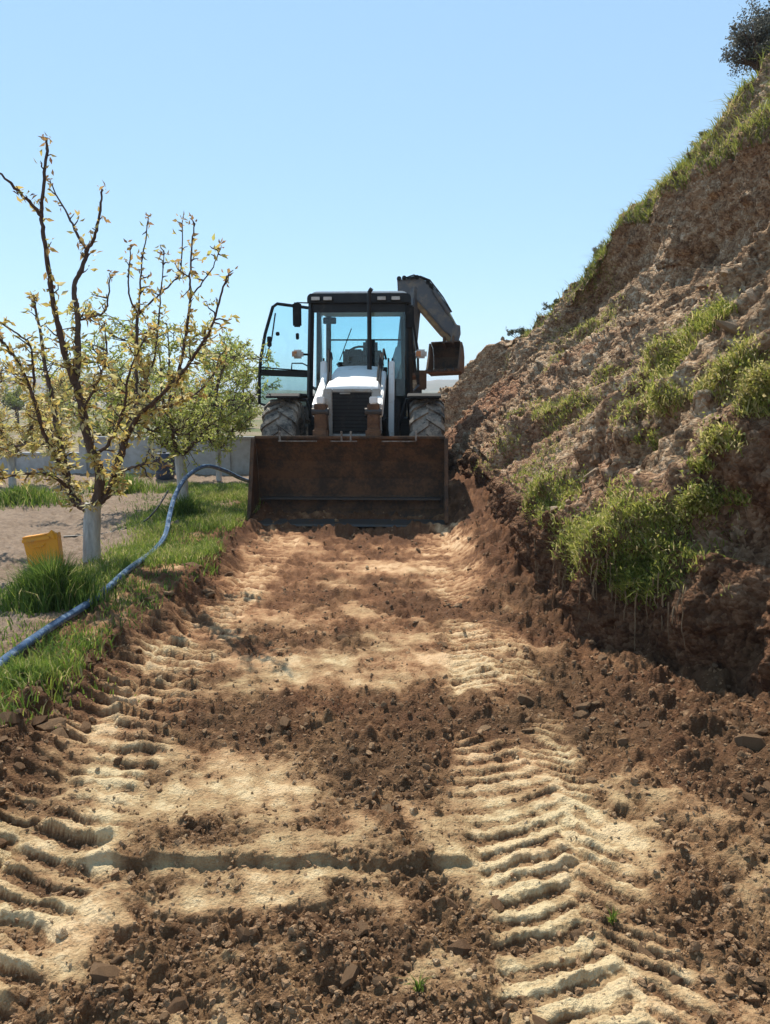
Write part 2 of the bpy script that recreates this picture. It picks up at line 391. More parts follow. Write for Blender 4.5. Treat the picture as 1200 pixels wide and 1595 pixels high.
def ell(px, py, rx, ry, val, rot=0.0):
    c = G(px, py); d = c.y*math.cos(PITCH) + CAMH*math.sin(PITCH)
    return (c.x, c.y, rx*d/1200, abs(G(px, py-ry).y - G(px, py+ry).y)/2, val, rot)
PATCH = [ell(*a) for a in (
    (600, 885, 90, 10, .55), (650, 912, 120, 9, .45), (470, 848, 35, 14, .35), (700, 845, 30, 18, .5), (480, 965, 130, 16, .5), (560, 950, 60, 8, .4),
    (540, 1035, 130, 34, .6), (400, 1050, 60, 40, .35), (740, 1035, 90, 30, .6), (380, 1195, 170, 34, .45, -.25), (300, 1250, 110, 36, .4), (560, 1295, 200, 38, .5), (660, 1250, 70, 22, .35),
    (95, 1440, 105, 50, .75), (40, 1500, 90, 26, .5), (330, 1395, 160, 20, .3), (640, 1405, 110, 30, .45), (660, 1480, 90, 26, .3), (1010, 1322, 34, 38, .75), (560, 1362, 220, 10, .35),
    (560, 832, 190, 15, -.55), (560, 925, 130, 9, -.35), (680, 948, 100, 14, -.5), (500, 998, 70, 11, -.5), (520, 1115, 280, 34, -.6), (760, 1100, 130, 38, -.7), (610, 1190, 150, 30, -.45), (300, 1290, 60, 10, -.35, -.4),
    (460, 1450, 190, 26, -.5), (820, 1480, 70, 30, -.2), (350, 1545, 260, 34, -.35), (660, 1560, 120, 34, -.4), (250, 1110, 70, 34, -.1), (1080, 1200, 160, 120, -.4), (1000, 1420, 120, 50, -.35), (820, 960, 80, 60, -.5), (1100, 1500, 150, 60, -.2))]
RIDGE_Y = G(400, 1348).y
HS = 0.15
def ground(x, y, micro=True):
    """height, dryness (with painted tread shade), lump id and orchard-ness of the ground at x, y"""
    x = np.asarray(x, float); y = np.asarray(y, float)
    xe, xb = edge_x(y), base_x(y)
    wob = 0.06*fbm2(x, y, 3.0, 3, 5)
    verge = sstep(xe+0.04, xe-0.12, x+wob)
    road = interp(y, ROADZ) + 0.035*fbm2(x, y, 0.7, 3, 9)
    left = HS + 0.05*fbm2(x, y, 0.8, 3, 13) + 0.35*sstep(14, 40, y)*0 + 0.03*sstep(3.2, 5.0, -x)
    far = sstep(30, 70, np.hypot(x, y))
    z = road*(1-verge) + left*verge
    berm = np.exp(-((x-xe-0.02+wob)/0.10)**2)*np.clip(0.09+0.16*fbm2(x, y, 2.2, 3, 17), 0, 0.2)*sstep(14, 10, y)
    z = z + berm
    # spoil heaped along the cut
    talus = sstep(0.62, 0.0, xb-x+0.10*fbm2(x, y, 1.6, 3, 19))
    th = interp(y, [(0, 0.30), (2.2, 0.32), (3.0, 0.22), (3.6, 0.06), (4.0, -0.02), (4.6, -0.04), (5.2, 0.0), (6, 0.12), (7, 0.20), (9, 0.26), (10.5, 0.25), (13, 0.1)])
    near = sstep(5.0, 4.3, y)
    wide = sstep(1.55, 0.1, xb-x+0.2*fbm2(x, y, 1.2, 3, 23))
    z = z + talus*th*(1-near) + wide*(th+0.04)*near
    spoil = np.clip(talus*(1-near) + near*sstep(0.05, 0.4, wide), 0, 1)
    # dryness
    dry = 0.39 + 0.07*sstep(4.2, 2.6, y) + 0.40*fbm2(x, y, 1.9, 4, 29) + 0.36*fbm2(x*0.35, y, 6, 4, 31) + 0.34*fbm2(x, y, 8, 5, 30, 0.7) + 0.34*fbm2(x + 0.35*y, y*0.12, 9, 3, 28)
    base_dry = dry.copy()
    dry = dry - 0.13*sstep(-1.05, -0.8, x)*sstep(0.45, 0.2, x)
    jx, jy = x + 0.16*fbm2(x, y, 3.5, 3, 33), y + 0.14*fbm2(x, y, 3.5, 3, 37)
    for cx, cy, rx, ry, val, rot in PATCH:
        dx, dy = jx-cx, jy-cy
        if rot: dx, dy = dx*math.cos(rot)+dy*math.sin(rot), -dx*math.sin(rot)+dy*math.cos(rot)
        q = (dx/rx)**2 + (dy/ry)**2
        dry = dry + (0.66 if val > 0 else 0.54)*val*np.exp(-np.minimum(q*q, 40)*0.9)
    # wheel tracks
    tread = np.zeros_like(x); tmask = np.zeros_like(x)
    psum = dry - base_dry + 0.13*sstep(-1.05, -0.8, x)*sstep(0.45, 0.2, x)
    ybend = interp(y, [(0, .62), (2.0, .60), (3, .57), (4.6, .66), (6, .72), (8, .66), (9.5, .62)])
    for cx, hw, sd, per, kl, kr, apex, dep in ((-1.33 + 0.04*np.sin(y*0.9), 0.33, 3, 0.120, 0.20, 0.32, -0.1, 1.35), (ybend, 0.285, 8, 0.100, 0.42, 0.80, 0.22, 0.66)):
        wx = x + 0.040*fbm2(x, y, 3.0, 3, 70+sd); a = (wx-cx)/hw; da = (a-apex-0.55*fbm2(x*0.5, y, 2.6, 3, 72+sd))*hw
        inside = sstep(1.04, 0.84, np.abs(a) + 0.12*fbm2(x, y, 7, 3, 75+sd))*sstep(9.8, 9.3, y)
        keep = (0.6 + 0.4*sstep(-0.30, 0.0, fbm2(x, y, 1.7, 4, 80+sd) + 0.12))*sstep(-0.42, -0.14, psum + 0.25*fbm2(x, y, 5, 3, 85+sd))
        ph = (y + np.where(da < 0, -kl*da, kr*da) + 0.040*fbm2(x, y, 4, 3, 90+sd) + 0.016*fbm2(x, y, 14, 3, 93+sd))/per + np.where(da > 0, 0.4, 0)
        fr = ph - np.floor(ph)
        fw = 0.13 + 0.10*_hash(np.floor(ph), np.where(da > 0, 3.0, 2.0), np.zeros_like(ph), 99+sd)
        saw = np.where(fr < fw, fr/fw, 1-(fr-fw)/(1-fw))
        lugid = _hash(np.floor(ph), np.where(da > 0, 1.0, 0.0), np.zeros_like(ph), 97+sd)
        lug = 0.45 + 0.55*sstep(0.0, 0.10, np.abs(da)/hw)
        mm = inside*keep
        tread = tread + mm*(saw*lug*(0.022+0.022*lugid)*dep*(0.6+0.9*np.clip(0.5+fbm2(x, y, 6, 3, 95+sd), 0, 1)) - 0.022)
        rim_ = np.exp(-((np.abs(a)-1.1)/0.10)**2)*sstep(9.8, 9.3, y)
        tread = tread + rim_*0.022*keep
        tmask = np.maximum(tmask, mm)
        dry = dry + mm*(0.40 - 0.55*(saw < 0.40)*lug)  # tracks packed pale; shade of the tread gaps painted in as darker soil
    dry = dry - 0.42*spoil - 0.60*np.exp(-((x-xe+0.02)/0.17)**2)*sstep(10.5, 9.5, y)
    z = z + 0.10*np.exp(-((y-9.36+0.10*fbm2(x, y, 3, 3, 121))/0.13)**2)*sstep(-1.8, -1.55, x)*sstep(0.95, 0.7, x)*(0.7+1.0*fbm2(x, y, 4, 3, 123))
    # blade step across the road
    stepm = sstep(-1.12, -0.98, x)*sstep(0.34, 0.26, x)
    sy = RIDGE_Y + 0.005*fbm2(x, y*0, 4, 3, 101)
    z = z + stepm*0.038*sstep(sy-0.006, sy+0.010, y)*sstep(sy+0.5, sy+0.02, y)
    dry = dry + stepm*0.28*np.exp(-((y-sy)/0.10)**2)
    loose = np.clip(sstep(0.62, 0.25, dry) + 0.8*spoil + 0.5*np.exp(-((x-xe)/0.16)**2), 0, 1.15)
    orch = verge*sstep(2.0, 2.5, -x) + 0*x
    loose = loose*(1-0.55*orch)*(1-0.8*tmask)
    rid = np.full_like(x, 0.4)
    z = z + tread*tmask
    if micro:
        z = z + tmask*(0.012*fbm2(x, y, 20, 4, 131, 0.65) - 0.012*np.abs(fbm2(x, y, 9, 3, 135)))
        z = z + 0.030*loose*fbm2(x, y, 6, 4, 111) + 0.018*fbm2(x, y, 8, 5, 115, 0.6)*(1-0.4*tmask) + 0.010*fbm2(x, y*0.12, 12, 3, 28)
        for cell, s, dens, amp in ((0.17, 201, 0.36, 0.5), (0.085, 211, 0.5, 0.62), (0.042, 221, 0.65, 0.66), (0.020, 231, 0.75, 0.7)):
            warp = cell*0.35
            h, r = domes(x + warp*fbm2(x, y, 1.1/cell, 2, s+50), y + warp*fbm2(x, y, 1.1/cell, 2, s+60), cell, s, dens)
            msk = np.clip(loose + ((0.22 if cell < 0.06 else 0.05)*(1-tmask)), 0, 1.1)
            if cell > 0.1: msk = msk*(0.60 + 0.6*spoil + 0.6*np.exp(-((x-xe)/0.2)**2))
            z = z + h*amp*(1.15 if cell < 0.1 else 1.0)*(1+0.7*spoil*sstep(3.5, 6, y))*msk*(1-far)
            rid = np.where(h*msk > 0.004, r, rid)
        z = z - 0.03*loose + 0.035*orch*fbm2(x, y, 4, 5, 117, 0.6)
    dry = dry*(1-0.30*loose)
    return z*(1-far) + far*0.05, np.clip(dry, 0, 1.1), rid, np.clip(orch + far, 0, 1)

def ground_z(x, y, micro=False):
    return ground(np.array([x]), np.array([y]), micro)[0][0]

# one sheet: fan-spaced rows and columns, dense where the road lies, stretching to the horizon
def fan():
    k = 0.00125
    inv = np.arange(1/1.35, 1/26, -k*0.68); ys = 1/inv
    ys = np.concatenate([[-2500, -300, -60, -15, -4, -1, 0.2, 0.8, 1.15], ys, [30, 36, 45, 60, 80, 120, 200, 400, 900, 3500]])
    u = np.concatenate([[-900, -250, -80, -26, -9, -4, -2.4, -1.7, -1.3], np.linspace(-1.12, 1.12, 660), [1.3, 1.7, 2.4, 4, 9, 26, 80, 250, 900]])
    w = np.clip(0.28 + 0.525*np.clip(ys, 1.0, None), None, 16)
    Y, U = np.meshgrid(ys, u, indexing='ij')
    return U*w[:, None], Y
GX, GY = fan()
gz, gdry_shade, grid_, gorch = ground(GX.ravel(), GY.ravel())
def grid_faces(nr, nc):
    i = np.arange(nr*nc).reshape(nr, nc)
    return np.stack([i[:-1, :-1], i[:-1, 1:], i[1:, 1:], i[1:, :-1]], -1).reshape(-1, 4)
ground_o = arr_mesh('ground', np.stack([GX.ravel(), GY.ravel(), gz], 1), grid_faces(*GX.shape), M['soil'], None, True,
                    {'dry': gdry_shade, 'rnd': grid_, 'orchard': gorch})
tag(ground_o, 'churned brown dirt track with tyre prints between grass verge and cut bank', kind='structure')

# ---------------------------------------------------------------- hillside on the right: cut bank, slope, scarp, crest
CREST = [(30, 6, 0.6), (24, 2.2, 1.2)] + [(y, *(P(px, py, y).x, P(px, py, y).z)) for px, py, y in ((684, 612, 19.6), (736, 570, 18.6), (800, 515, 17.5), (850, 482, 16.8), (900, 447, 16), (950, 395, 15.3), (1000, 332, 14.5), (1050, 268, 13.9), (1100, 228, 13.2), (1150, 165, 12.6), (1200, 125, 12.0))] + [(10, 6.4, 7.3), (6, 6.6, 7.8), (0, 6.8, 7.8), (-4, 6.8, 7.8)]
CREST = sorted(CREST)
def hill_grid():
    ys = np.concatenate([np.arange(-4, 2.6, 0.4), 2.6 + (1-np.cos(np.linspace(0, math.pi/2, 10)))*0.2, np.geomspace(2.85, 21, 470), np.arange(21.5, 30, 0.7)])
    ts = np.concatenate([np.linspace(0, 0.12, 70, endpoint=False), np.linspace(0.12, 0.2, 36, endpoint=False), np.linspace(0.2, 0.9, 330, endpoint=False), np.linspace(0.9, 1.0, 22)])
    Y, T = np.meshgrid(ys, ts, indexing='ij')
    bx = base_x(ys); cx = np.interp(ys, [c[0] for c in CREST], [c[1] for c in CREST]); cz = np.interp(ys, [c[0] for c in CREST], [c[2] for c in CREST])
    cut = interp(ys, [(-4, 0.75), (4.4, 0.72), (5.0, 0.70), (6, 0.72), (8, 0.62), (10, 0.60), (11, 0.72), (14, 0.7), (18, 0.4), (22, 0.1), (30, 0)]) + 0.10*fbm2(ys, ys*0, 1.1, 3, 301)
    led = interp(ys, [(4.72, 1), (4.84, 0)])
    rz = interp(ys, ROADZ)
    sc = interp(ys, [(6.5, 0), (8.5, 1), (14.2, 1), (15.4, 0)])
    X = np.zeros_like(Y); Z = np.zeros_like(Y); C = np.zeros_like(Y); S = np.zeros_like(Y)
    for j in range(len(ys)):
        b, c_, h = bx[j], cut[j], led[j]
        topz = c_ + 0.02
        # knots: t, x, z, cut-ness
        x1 = b + 0.10
        x2 = x1 + 0.10 + 0.16*h; z2 = topz + 0.05 - 0.01*h
        x3 = x2 - 0.05*h + 0.02; z3 = z2 + 0.50*h + 0.03
        ex, ez = max(cx[j]-x3, 0.3), cz[j]-z3
        s = sc[j]
        yj = ys[j]
        sx0 = 0.64*(1-s) + s*np.interp(yj, [10, 14], [.72, .79]); sx1 = 0.68*(1-s) + s*(np.interp(yj, [10, 14], [.72, .79])-0.045)
        sz0 = 0.64*(1-s) + s*np.interp(yj, [9, 10, 14], [.40, .43, .60]); sz1 = 0.68*(1-s) + s*np.interp(yj, [9, 10, 14], [.61, .64, .82])
        kx = [b-0.05, b, x1-0.06, x1, x2, x3, x3+ex*sx0, x3+ex*sx1, x3+ex*(sx1*.4+.6), x3+ex, x3+ex+2.5, x3+ex+9]
        kz = [-0.5, -0.05, c_*0.55, topz, z2, z3, z3+ez*sz0, z3+ez*sz1, z3+ez*(sz1*.38+.62), z3+ez, z3+ez+0.4, z3+ez-1.5]
        kt = [0, 0.02, 0.07, 0.12, 0.155, 0.2, 0.58, 0.68, 0.80, 0.9, 0.95, 1.0]
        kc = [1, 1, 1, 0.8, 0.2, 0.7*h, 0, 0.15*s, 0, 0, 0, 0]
        ks = [0, 0, 0, 0, 0, 0, 0.8*s, 1.0*s, 0.0, 0, 0, 0]
        X[j] = np.interp(ts, kt, kx); Z[j] = np.interp(ts, kt, kz); C[j] = np.interp(ts, kt, kc); S[j] = np.interp(ts, kt, ks)
    # soften the profile a little along t
    for _ in range(2):
        for A in (X, Z):
            A[:, 1:-1] = 0.25*A[:, :-2] + 0.5*A[:, 1:-1] + 0.25*A[:, 2:]
    return X, Y, Z, C, S
HX, HY, HZ, HC, HSC = hill_grid()
def grid_normals(X, Y, Z):
    Pp = np.stack([X, Y, Z], -1)
    a = np.gradient(Pp, axis=0); b = np.gradient(Pp, axis=1)
    n = np.cross(a, b); n /= np.linalg.norm(n, axis=-1, keepdims=True)+1e-9
    return n
hn = grid_normals(HX, HY, HZ)
if hn[200, 250, 0] > 0: hn = -hn
fx, fy, fz = HX.ravel(), HY.ravel(), HZ.ravel()
slope = 1-np.clip(HC.ravel(), 0, 1)
# strata: gullies and ledges running diagonally down the slope
dg = fy*0.75 + fz*0.9
str_ = fbm2(dg, (fy-fz)*0.30, 1.5, 4, 331)
disp = 0.26*fbm3(fx, fy, fz, 0.55, 4, 311)*slope + 0.22*str_*slope + 0.12*fbm3(fx, fy, fz, 2.4, 4, 321)*(0.45+0.55*slope) - 0.16*np.abs(fbm3(fx, fy, fz, 3.2, 4, 322))*(0.4+0.6*slope) + 0.08*fbm3(fx, fy, fz, 7, 5, 325, 0.6)
disp = disp + 0.05*fbm3(fx, fy, fz, 11, 4, 327, 0.65)*(1-slope) + 0.15*fbm2(fy*1.0 + fx*0.6, fz*0.16, 4.5, 3, 341)*(1-slope) - 0.07*np.abs(fbm2(fy + fx*0.6, fz*0.10, 11, 3, 342))*(1-slope) + 0.05*fbm2(fy, fz*0.15, 14, 3, 343)*(1-slope)
arc = np.hypot(fx, fz)
disp = disp + slope*(0.26*fbm2(fy + 0.30*arc, arc*0.14, 1.6, 4, 335) - 0.20*np.abs(fbm2(fy + 0.22*arc, arc*0.18, 3.6, 4, 337)))
hrid = np.full_like(fx, 0.35)
pxx = fy*0.9; pyy = np.hypot(fx, fz)
rocky = np.clip(0.60 + 1.5*fbm3(fx, fy, fz, 0.8, 3, 351), 0.25, 1.0)*(0.45+0.55*slope)*(1-0.6*HSC.ravel())
for cell, s, dens, amp in ((0.34, 401, 0.35, 0.40), (0.15, 411, 0.6, 0.85), (0.075, 421, 0.7, 1.0), (0.036, 431, 0.8, 1.0)):
    h, r = domes(pxx + cell*0.3*fbm2(pxx, pyy, 1.2/cell, 2, s+50), pyy + cell*0.3*fbm2(pxx, pyy, 1.2/cell, 2, s+60), cell, s, dens)
    disp = disp + h*amp*rocky
    hrid = np.where(h*rocky > 0.006, r, hrid)
fade = np.clip((HZ.ravel()+0.1)/0.3, 0, 1)
HP = np.stack([fx, fy, fz], 1) + hn.reshape(-1, 3)*(disp*fade)[:, None]
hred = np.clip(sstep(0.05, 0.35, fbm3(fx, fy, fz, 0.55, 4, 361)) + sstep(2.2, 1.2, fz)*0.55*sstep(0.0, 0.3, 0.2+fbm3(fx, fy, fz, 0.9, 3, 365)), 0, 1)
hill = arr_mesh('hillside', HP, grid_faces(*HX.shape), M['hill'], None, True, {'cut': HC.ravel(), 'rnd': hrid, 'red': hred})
tag(hill, 'steep stony hillside with a freshly cut bank along the track', kind='structure')
HN = grid_normals(*[HP[:, k].reshape(HX.shape) for k in range(3)]).reshape(-1, 3)
if HN[len(HN)//2, 0] > 0: HN = -HN
hpx, hpy = project(HP[:, 0], HP[:, 1], HP[:, 2])
harea = np.ones(HX.shape)
Pp = HP.reshape(*HX.shape, 3)
harea = np.linalg.norm(np.cross(np.gradient(Pp, axis=0), np.gradient(Pp, axis=1)), axis=-1).ravel()
def hill_at(px, py):
    """the point of the hillside seen at a pixel of the photograph"""
    d = (hpx-px)**2 + (hpy-py)**2
    k = np.argsort(d)[:12]
    return HP[k[np.argmin(HP[k, 1])]]

# ---------------------------------------------------------------- far country on the left
def far_hills():
    xs = np.linspace(-900, 420, 150); ys = np.linspace(150, 900, 26)
    Yy, Xx = np.meshgrid(ys, xs, indexing='ij')
    t = (Yy-150)/750
    z = -1.0 + t*(11 + 26*(0.5+fbm2(Xx, Yy*0.3, 0.006, 4, 501))) + 5*t*fbm2(Xx, Yy, 0.03, 4, 505)
    o = arr_mesh('distant_hills', np.stack([Xx.ravel(), Yy.ravel(), z.ravel()], 1), grid_faces(*Xx.shape), far_mat(), None, True)
    return tag(o, 'low hazy hills behind the orchard', kind='structure')
def far_mat():
    m, nt, b, o = new_mat('far_country'); v = objco(nt)
    n1 = noise(nt, 0.03, 6, 0.65, v); n2 = noise(nt, 0.4, 4, 0.6, v)
    t = math_n(nt, 'ADD', math_n(nt, 'MULTIPLY', n1, 0.7), math_n(nt, 'MULTIPLY', n2, 0.3))
    nt.links.new(ramp(nt, t, [(0.35, (0.07, 0.085, 0.045)), (0.5, (0.16, 0.14, 0.09)), (0.65, (0.25, 0.19, 0.14))]), b.inputs['Base Color'])
    b.inputs['Roughness'].default_value = 1; return m
far_hills()

# ---------------------------------------------------------------- loose stones and clods
def hull(seed, n=13, squash=(1, 1, 1)):
    r = random.Random(seed); bm = bmesh.new()
    for _ in range(n):
        v = Vector((r.gauss(0, 1), r.gauss(0, 1), r.gauss(0, 1))).normalized()*r.uniform(0.75, 1.05)
        bm.verts.new((v.x*squash[0], v.y*squash[1], v.z*squash[2]))
    res = bmesh.ops.convex_hull(bm, input=bm.verts)
    junk = [g for g in set(res['geom_interior'] + res['geom_unused']) if isinstance(g, bmesh.types.BMVert)]
    if junk: bmesh.ops.delete(bm, geom=junk, context='VERTS')
    bmesh.ops.triangulate(bm, faces=bm.faces)
    bmesh.ops.recalc_face_normals(bm, faces=bm.faces)
    bm.verts.index_update()
    V = np.array([v.co[:] for v in bm.verts]); F = np.array([[v.index for v in f.verts] for f in bm.faces]); bm.free()
    return V, F
HULLS = [hull(s, 14 + s % 5, (1, 0.6+0.05*(s % 8), 0.5+0.05*((s*3) % 8))) for s in range(14)]
def rock_mesh(name, k, mat):
    V, F = HULLS[k]
    o_me = bpy.data.meshes.new(name); o_me.from_pydata([tuple(v) for v in V], [], [tuple(f) for f in F]); o_me.materials.append(mat)
    at = o_me.attributes.new('rnd', 'FLOAT', 'POINT'); at.data.foreach_set('value', np.full(len(V), 0.5, np.float32))
    return o_me
def rot_mats(n):
    q = rng.normal(size=(n, 4)); q /= np.linalg.norm(q, axis=1, keepdims=True)
    w, x, y, z = q.T
    return np.stack([np.stack([1-2*(y*y+z*z), 2*(x*y-z*w), 2*(x*z+y*w)], -1), np.stack([2*(x*y+z*w), 1-2*(x*x+z*z), 2*(y*z-x*w)], -1), np.stack([2*(x*z-y*w), 2*(y*z+x*w), 1-2*(x*x+y*y)], -1)], 1)
def crumbs(name, pos, size, mat, parent, tone=None):
    Vs, Fs, Rr = [], [], []; off = 0
    R_ = rot_mats(len(pos)); kinds = rng.integers(0, len(HULLS), len(pos))
    for k in range(len(HULLS)):
        idx = np.nonzero(kinds == k)[0]
        if not len(idx): continue
        V, F = HULLS[k]
        W = np.einsum('nij,vj->nvi', R_[idx], V)*size[idx, None, None] + pos[idx, None, :]
        Vs.append(W.reshape(-1, 3)); Fs.append((F[None] + (np.arange(len(idx))*len(V))[:, None, None]).reshape(-1, 3) + off)
        Rr.append(np.repeat(rng.random(len(idx)) if tone is None else tone[idx], len(V))); off += len(idx)*len(V)
    o = arr_mesh(name, np.concatenate(Vs), np.concatenate(Fs), mat, parent, False, {'rnd': np.concatenate(Rr)})
    o['kind'] = 'stuff'; return o
# small crumbs: denser where the soil is loose
n = 29000
cy = 1/rng.uniform(1/10.5, 1/1.45, n); cxx = (rng.random(n)*2-1)*(0.3+0.53*cy)
ok = (cxx > edge_x(cy)-0.1) & (cxx < base_x(cy)+0.05)
cxx, cy = cxx[ok], cy[ok]
cz_, cd, _, co_ = ground(cxx, cy)
ok = rng.random(len(cd)) < np.clip(1.05-1.3*cd, 0.06, 1)
cxx, cy, cz_, cd = cxx[ok], cy[ok], cz_[ok], cd[ok]
sz = np.clip(rng.lognormal(-4.95, 0.5, len(cxx)), 0.0035, 0.024)*(0.75+0.10*cy)
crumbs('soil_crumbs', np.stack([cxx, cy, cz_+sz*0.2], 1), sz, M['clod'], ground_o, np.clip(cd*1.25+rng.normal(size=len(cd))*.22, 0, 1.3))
# larger clods one by one
CH = [hull(200+k_, 22, (1, 0.7+0.04*(k_ % 6), 0.6+0.05*(k_ % 5))) for k_ in range(12)]
def clod_mesh(k):
    V, F = CH[k]; me = bpy.data.meshes.new('clod'); me.from_pydata([tuple(v) for v in V], [], [tuple(f) for f in F]); me.materials.append(M['clod'])
    at = me.attributes.new('rnd', 'FLOAT', 'POINT'); at.data.foreach_set('value', np.full(len(V), 0.1+0.06*k, np.float32)); return me
clod_me = [clod_mesh(k_) for k_ in range(12)]
stone_me = [rock_mesh('stone', k, M['stone']) for k in range(len(HULLS))]
def place(me, name, p, s, parent, flat=0.75):
    o = bpy.data.objects.new(name, me); o.location = p
    o.rotation_euler = (random.uniform(-.5, .5), random.uniform(-.5, .5), random.uniform(0, 6.28)); o.scale = (s, s*random.uniform(.75, 1), s*flat)
    return link(o, parent)
def scatter_clods(count, xr, yr, smin, smax, cond):
    m_ = count*30
    y = 1/rng.uniform(1/yr[1], 1/yr[0], m_); x = rng.uniform(*xr, m_) if xr else rng.uniform(-1, 1, m_)*(0.3+0.52*y)
    ex, bx = edge_x(y), base_x(y); z, d, _, _ = ground(x, y)
    ok = np.nonzero((x > ex-0.12) & (x < bx+0.02) & cond(x, y, d, ex, bx))[0][:count]
    for i in ok:
        s = smin + (smax-smin)*random.random()**2.2
        place(random.choice(clod_me), 'clod', (x[i], y[i], z[i]+s*0.05), s, ground_o)
scatter_clods(110, None, (1.6, 9.6), 0.020, 0.052, lambda x, y, d, e, b: d < 0.35)
scatter_clods(100, (0.75, 2.7), (1.9, 9.5), 0.025, 0.065, lambda x, y, d, e, b: b-x < 1.2)
scatter_clods(60, (-1.95, -1.4), (2.4, 9.5), 0.03, 0.075, lambda x, y, d, e, b: np.abs(x-e) < 0.13)
for px, py, s in ((534, 990, .075), (160, 1500, .085), (133, 1130, .085), (820, 1085, .09), (880, 1080, .07), (775, 862, .13), (690, 1000, .08), (330, 1270, .035), (310, 1290, .03), (185, 1180, .05), (920, 1210, .05), (1170, 1190, .12), (545, 1500, .06), (1150, 1130, .09), (60, 1145, .08), (300, 905, .14), (240, 960, .11)):
    g = G(px, py, 0.03); place(random.choice(clod_me), 'clod', (g.x, g.y, ground_z(g.x, g.y)+s*0.0), s*0.72, ground_o)
# stones of the hillside
vis = (hpx > 660) & (hpx < 1290) & (HN[:, 2] > -0.2) & (HP[:, 1] > 2.5) & (HC.ravel() < 0.5) & (HZ.ravel() > 0.45)
cand = np.nonzero(vis)[0]; wgt = harea[cand]*np.clip(rocky[cand], 0.05, 1)**1.5; wgt /= wgt.sum()
pick = rng.choice(cand, 13500, p=wgt)
sz = np.clip(rng.lognormal(-3.95, 0.5, len(pick)), 0.010, 0.07)
crumbs('slope_rubble', HP[pick] + HN[pick]*(sz*0.25)[:, None], sz, M['stone'], hill)
for i in rng.choice(cand, 250, p=wgt):
    s = 0.05 + 0.09*random.random()**2
    place(random.choice(stone_me), 'stone', HP[i] + HN[i]*s*0.2, s, hill, 0.6)

# ---------------------------------------------------------------- the backhoe loader
YAW = rad(-2.3)
bh = empty('backhoe_loader', (-0.42, 11.0, 0.28), YAW)
tag(bh, 'white and black backhoe loader with its wide front bucket down on the track', 'backhoe loader')
BINV = (Matrix.Translation((-0.42, 11.0, 0.28)) @ Matrix.Rotation(YAW, 4, 'Z')).inverted()
def L(px, py, y): return BINV @ P(px, py, y)

# front bucket: trough open towards the camera
def bucket_profile():
    return [(-1.42, 0.0 - 0.20), (-1.05, -0.21), (-0.92, -0.18), (-0.83, -0.08), (-0.79, 0.10), (-0.80, 0.32), (-0.85, 0.55), (-0.93, 0.74), (-1.00, 0.86)]
def shell(prof, x0, x1, t):
    mb = MB(); n = len(prof)
    inner = prof; outer = []
    for i, p in enumerate(prof):
        a, b = Vector(prof[max(i-1, 0)]), Vector(prof[min(i+1, n-1)]); d = (b-a).normalized()
        outer.append((p[0]+d.y*t, p[1]-d.x*t))
    mb.prism(inner + outer[::-1], 'x', x0, x1); return mb
BW = 1.235; BX = -0.005
bk = shell(bucket_profile(), -BW, BW, 0.03).build('loader_bucket', M['rust'], bh)
for s in (-1, 1):
    pr = bucket_profile()
    side = MB().prism(pr + [(-1.06, 0.84), (-1.20, 0.45), (-1.40, -0.10)], 'x', s*BW, s*(BW+0.025)); side.build('side_plate', M['rust'], bk, 0.004)
    MB().bar((s*(BW+0.012), -1.425, -0.17), (s*(BW+0.012), -1.06, 0.86), 0.05, 0.03).build('side_cutter', M['rust'], bk, 0.004)
MB().prism([(-1.52, -0.215), (-1.10, -0.205), (-1.10, -0.18), (-1.50, -0.19)], 'x', -BW, BW).build('cutting_edge', M['steel'], bk, 0.003)
MB().span((-BW+0.05, -0.955, 0.05), (BW-0.05, -0.80, 0.075)).build('inner_rib', M['steel'], bk, 0.004)
MB().bar((-BW, -1.005, 0.872), (BW, -1.005, 0.872), 0.05, 0.035).build('top_rim', M['rust'], bk, 0.006)
for a, b in ((-0.92, -0.42), (-0.24, 0.10), (0.42, 0.86)):   # scuffed strips below the rim
    MB().bar((a, -1.045, 0.825), (b, -1.045, 0.825), 0.014, 0.014).build('wear_strip', M['scuffed'], bk)
for x in (-0.90, -0.10, 0.02, 0.86):
    MB().span((x-0.012, -1.05, 0.83), (x+0.012, -1.02, 0.95)).build('lug', M['scuffed'], bk)

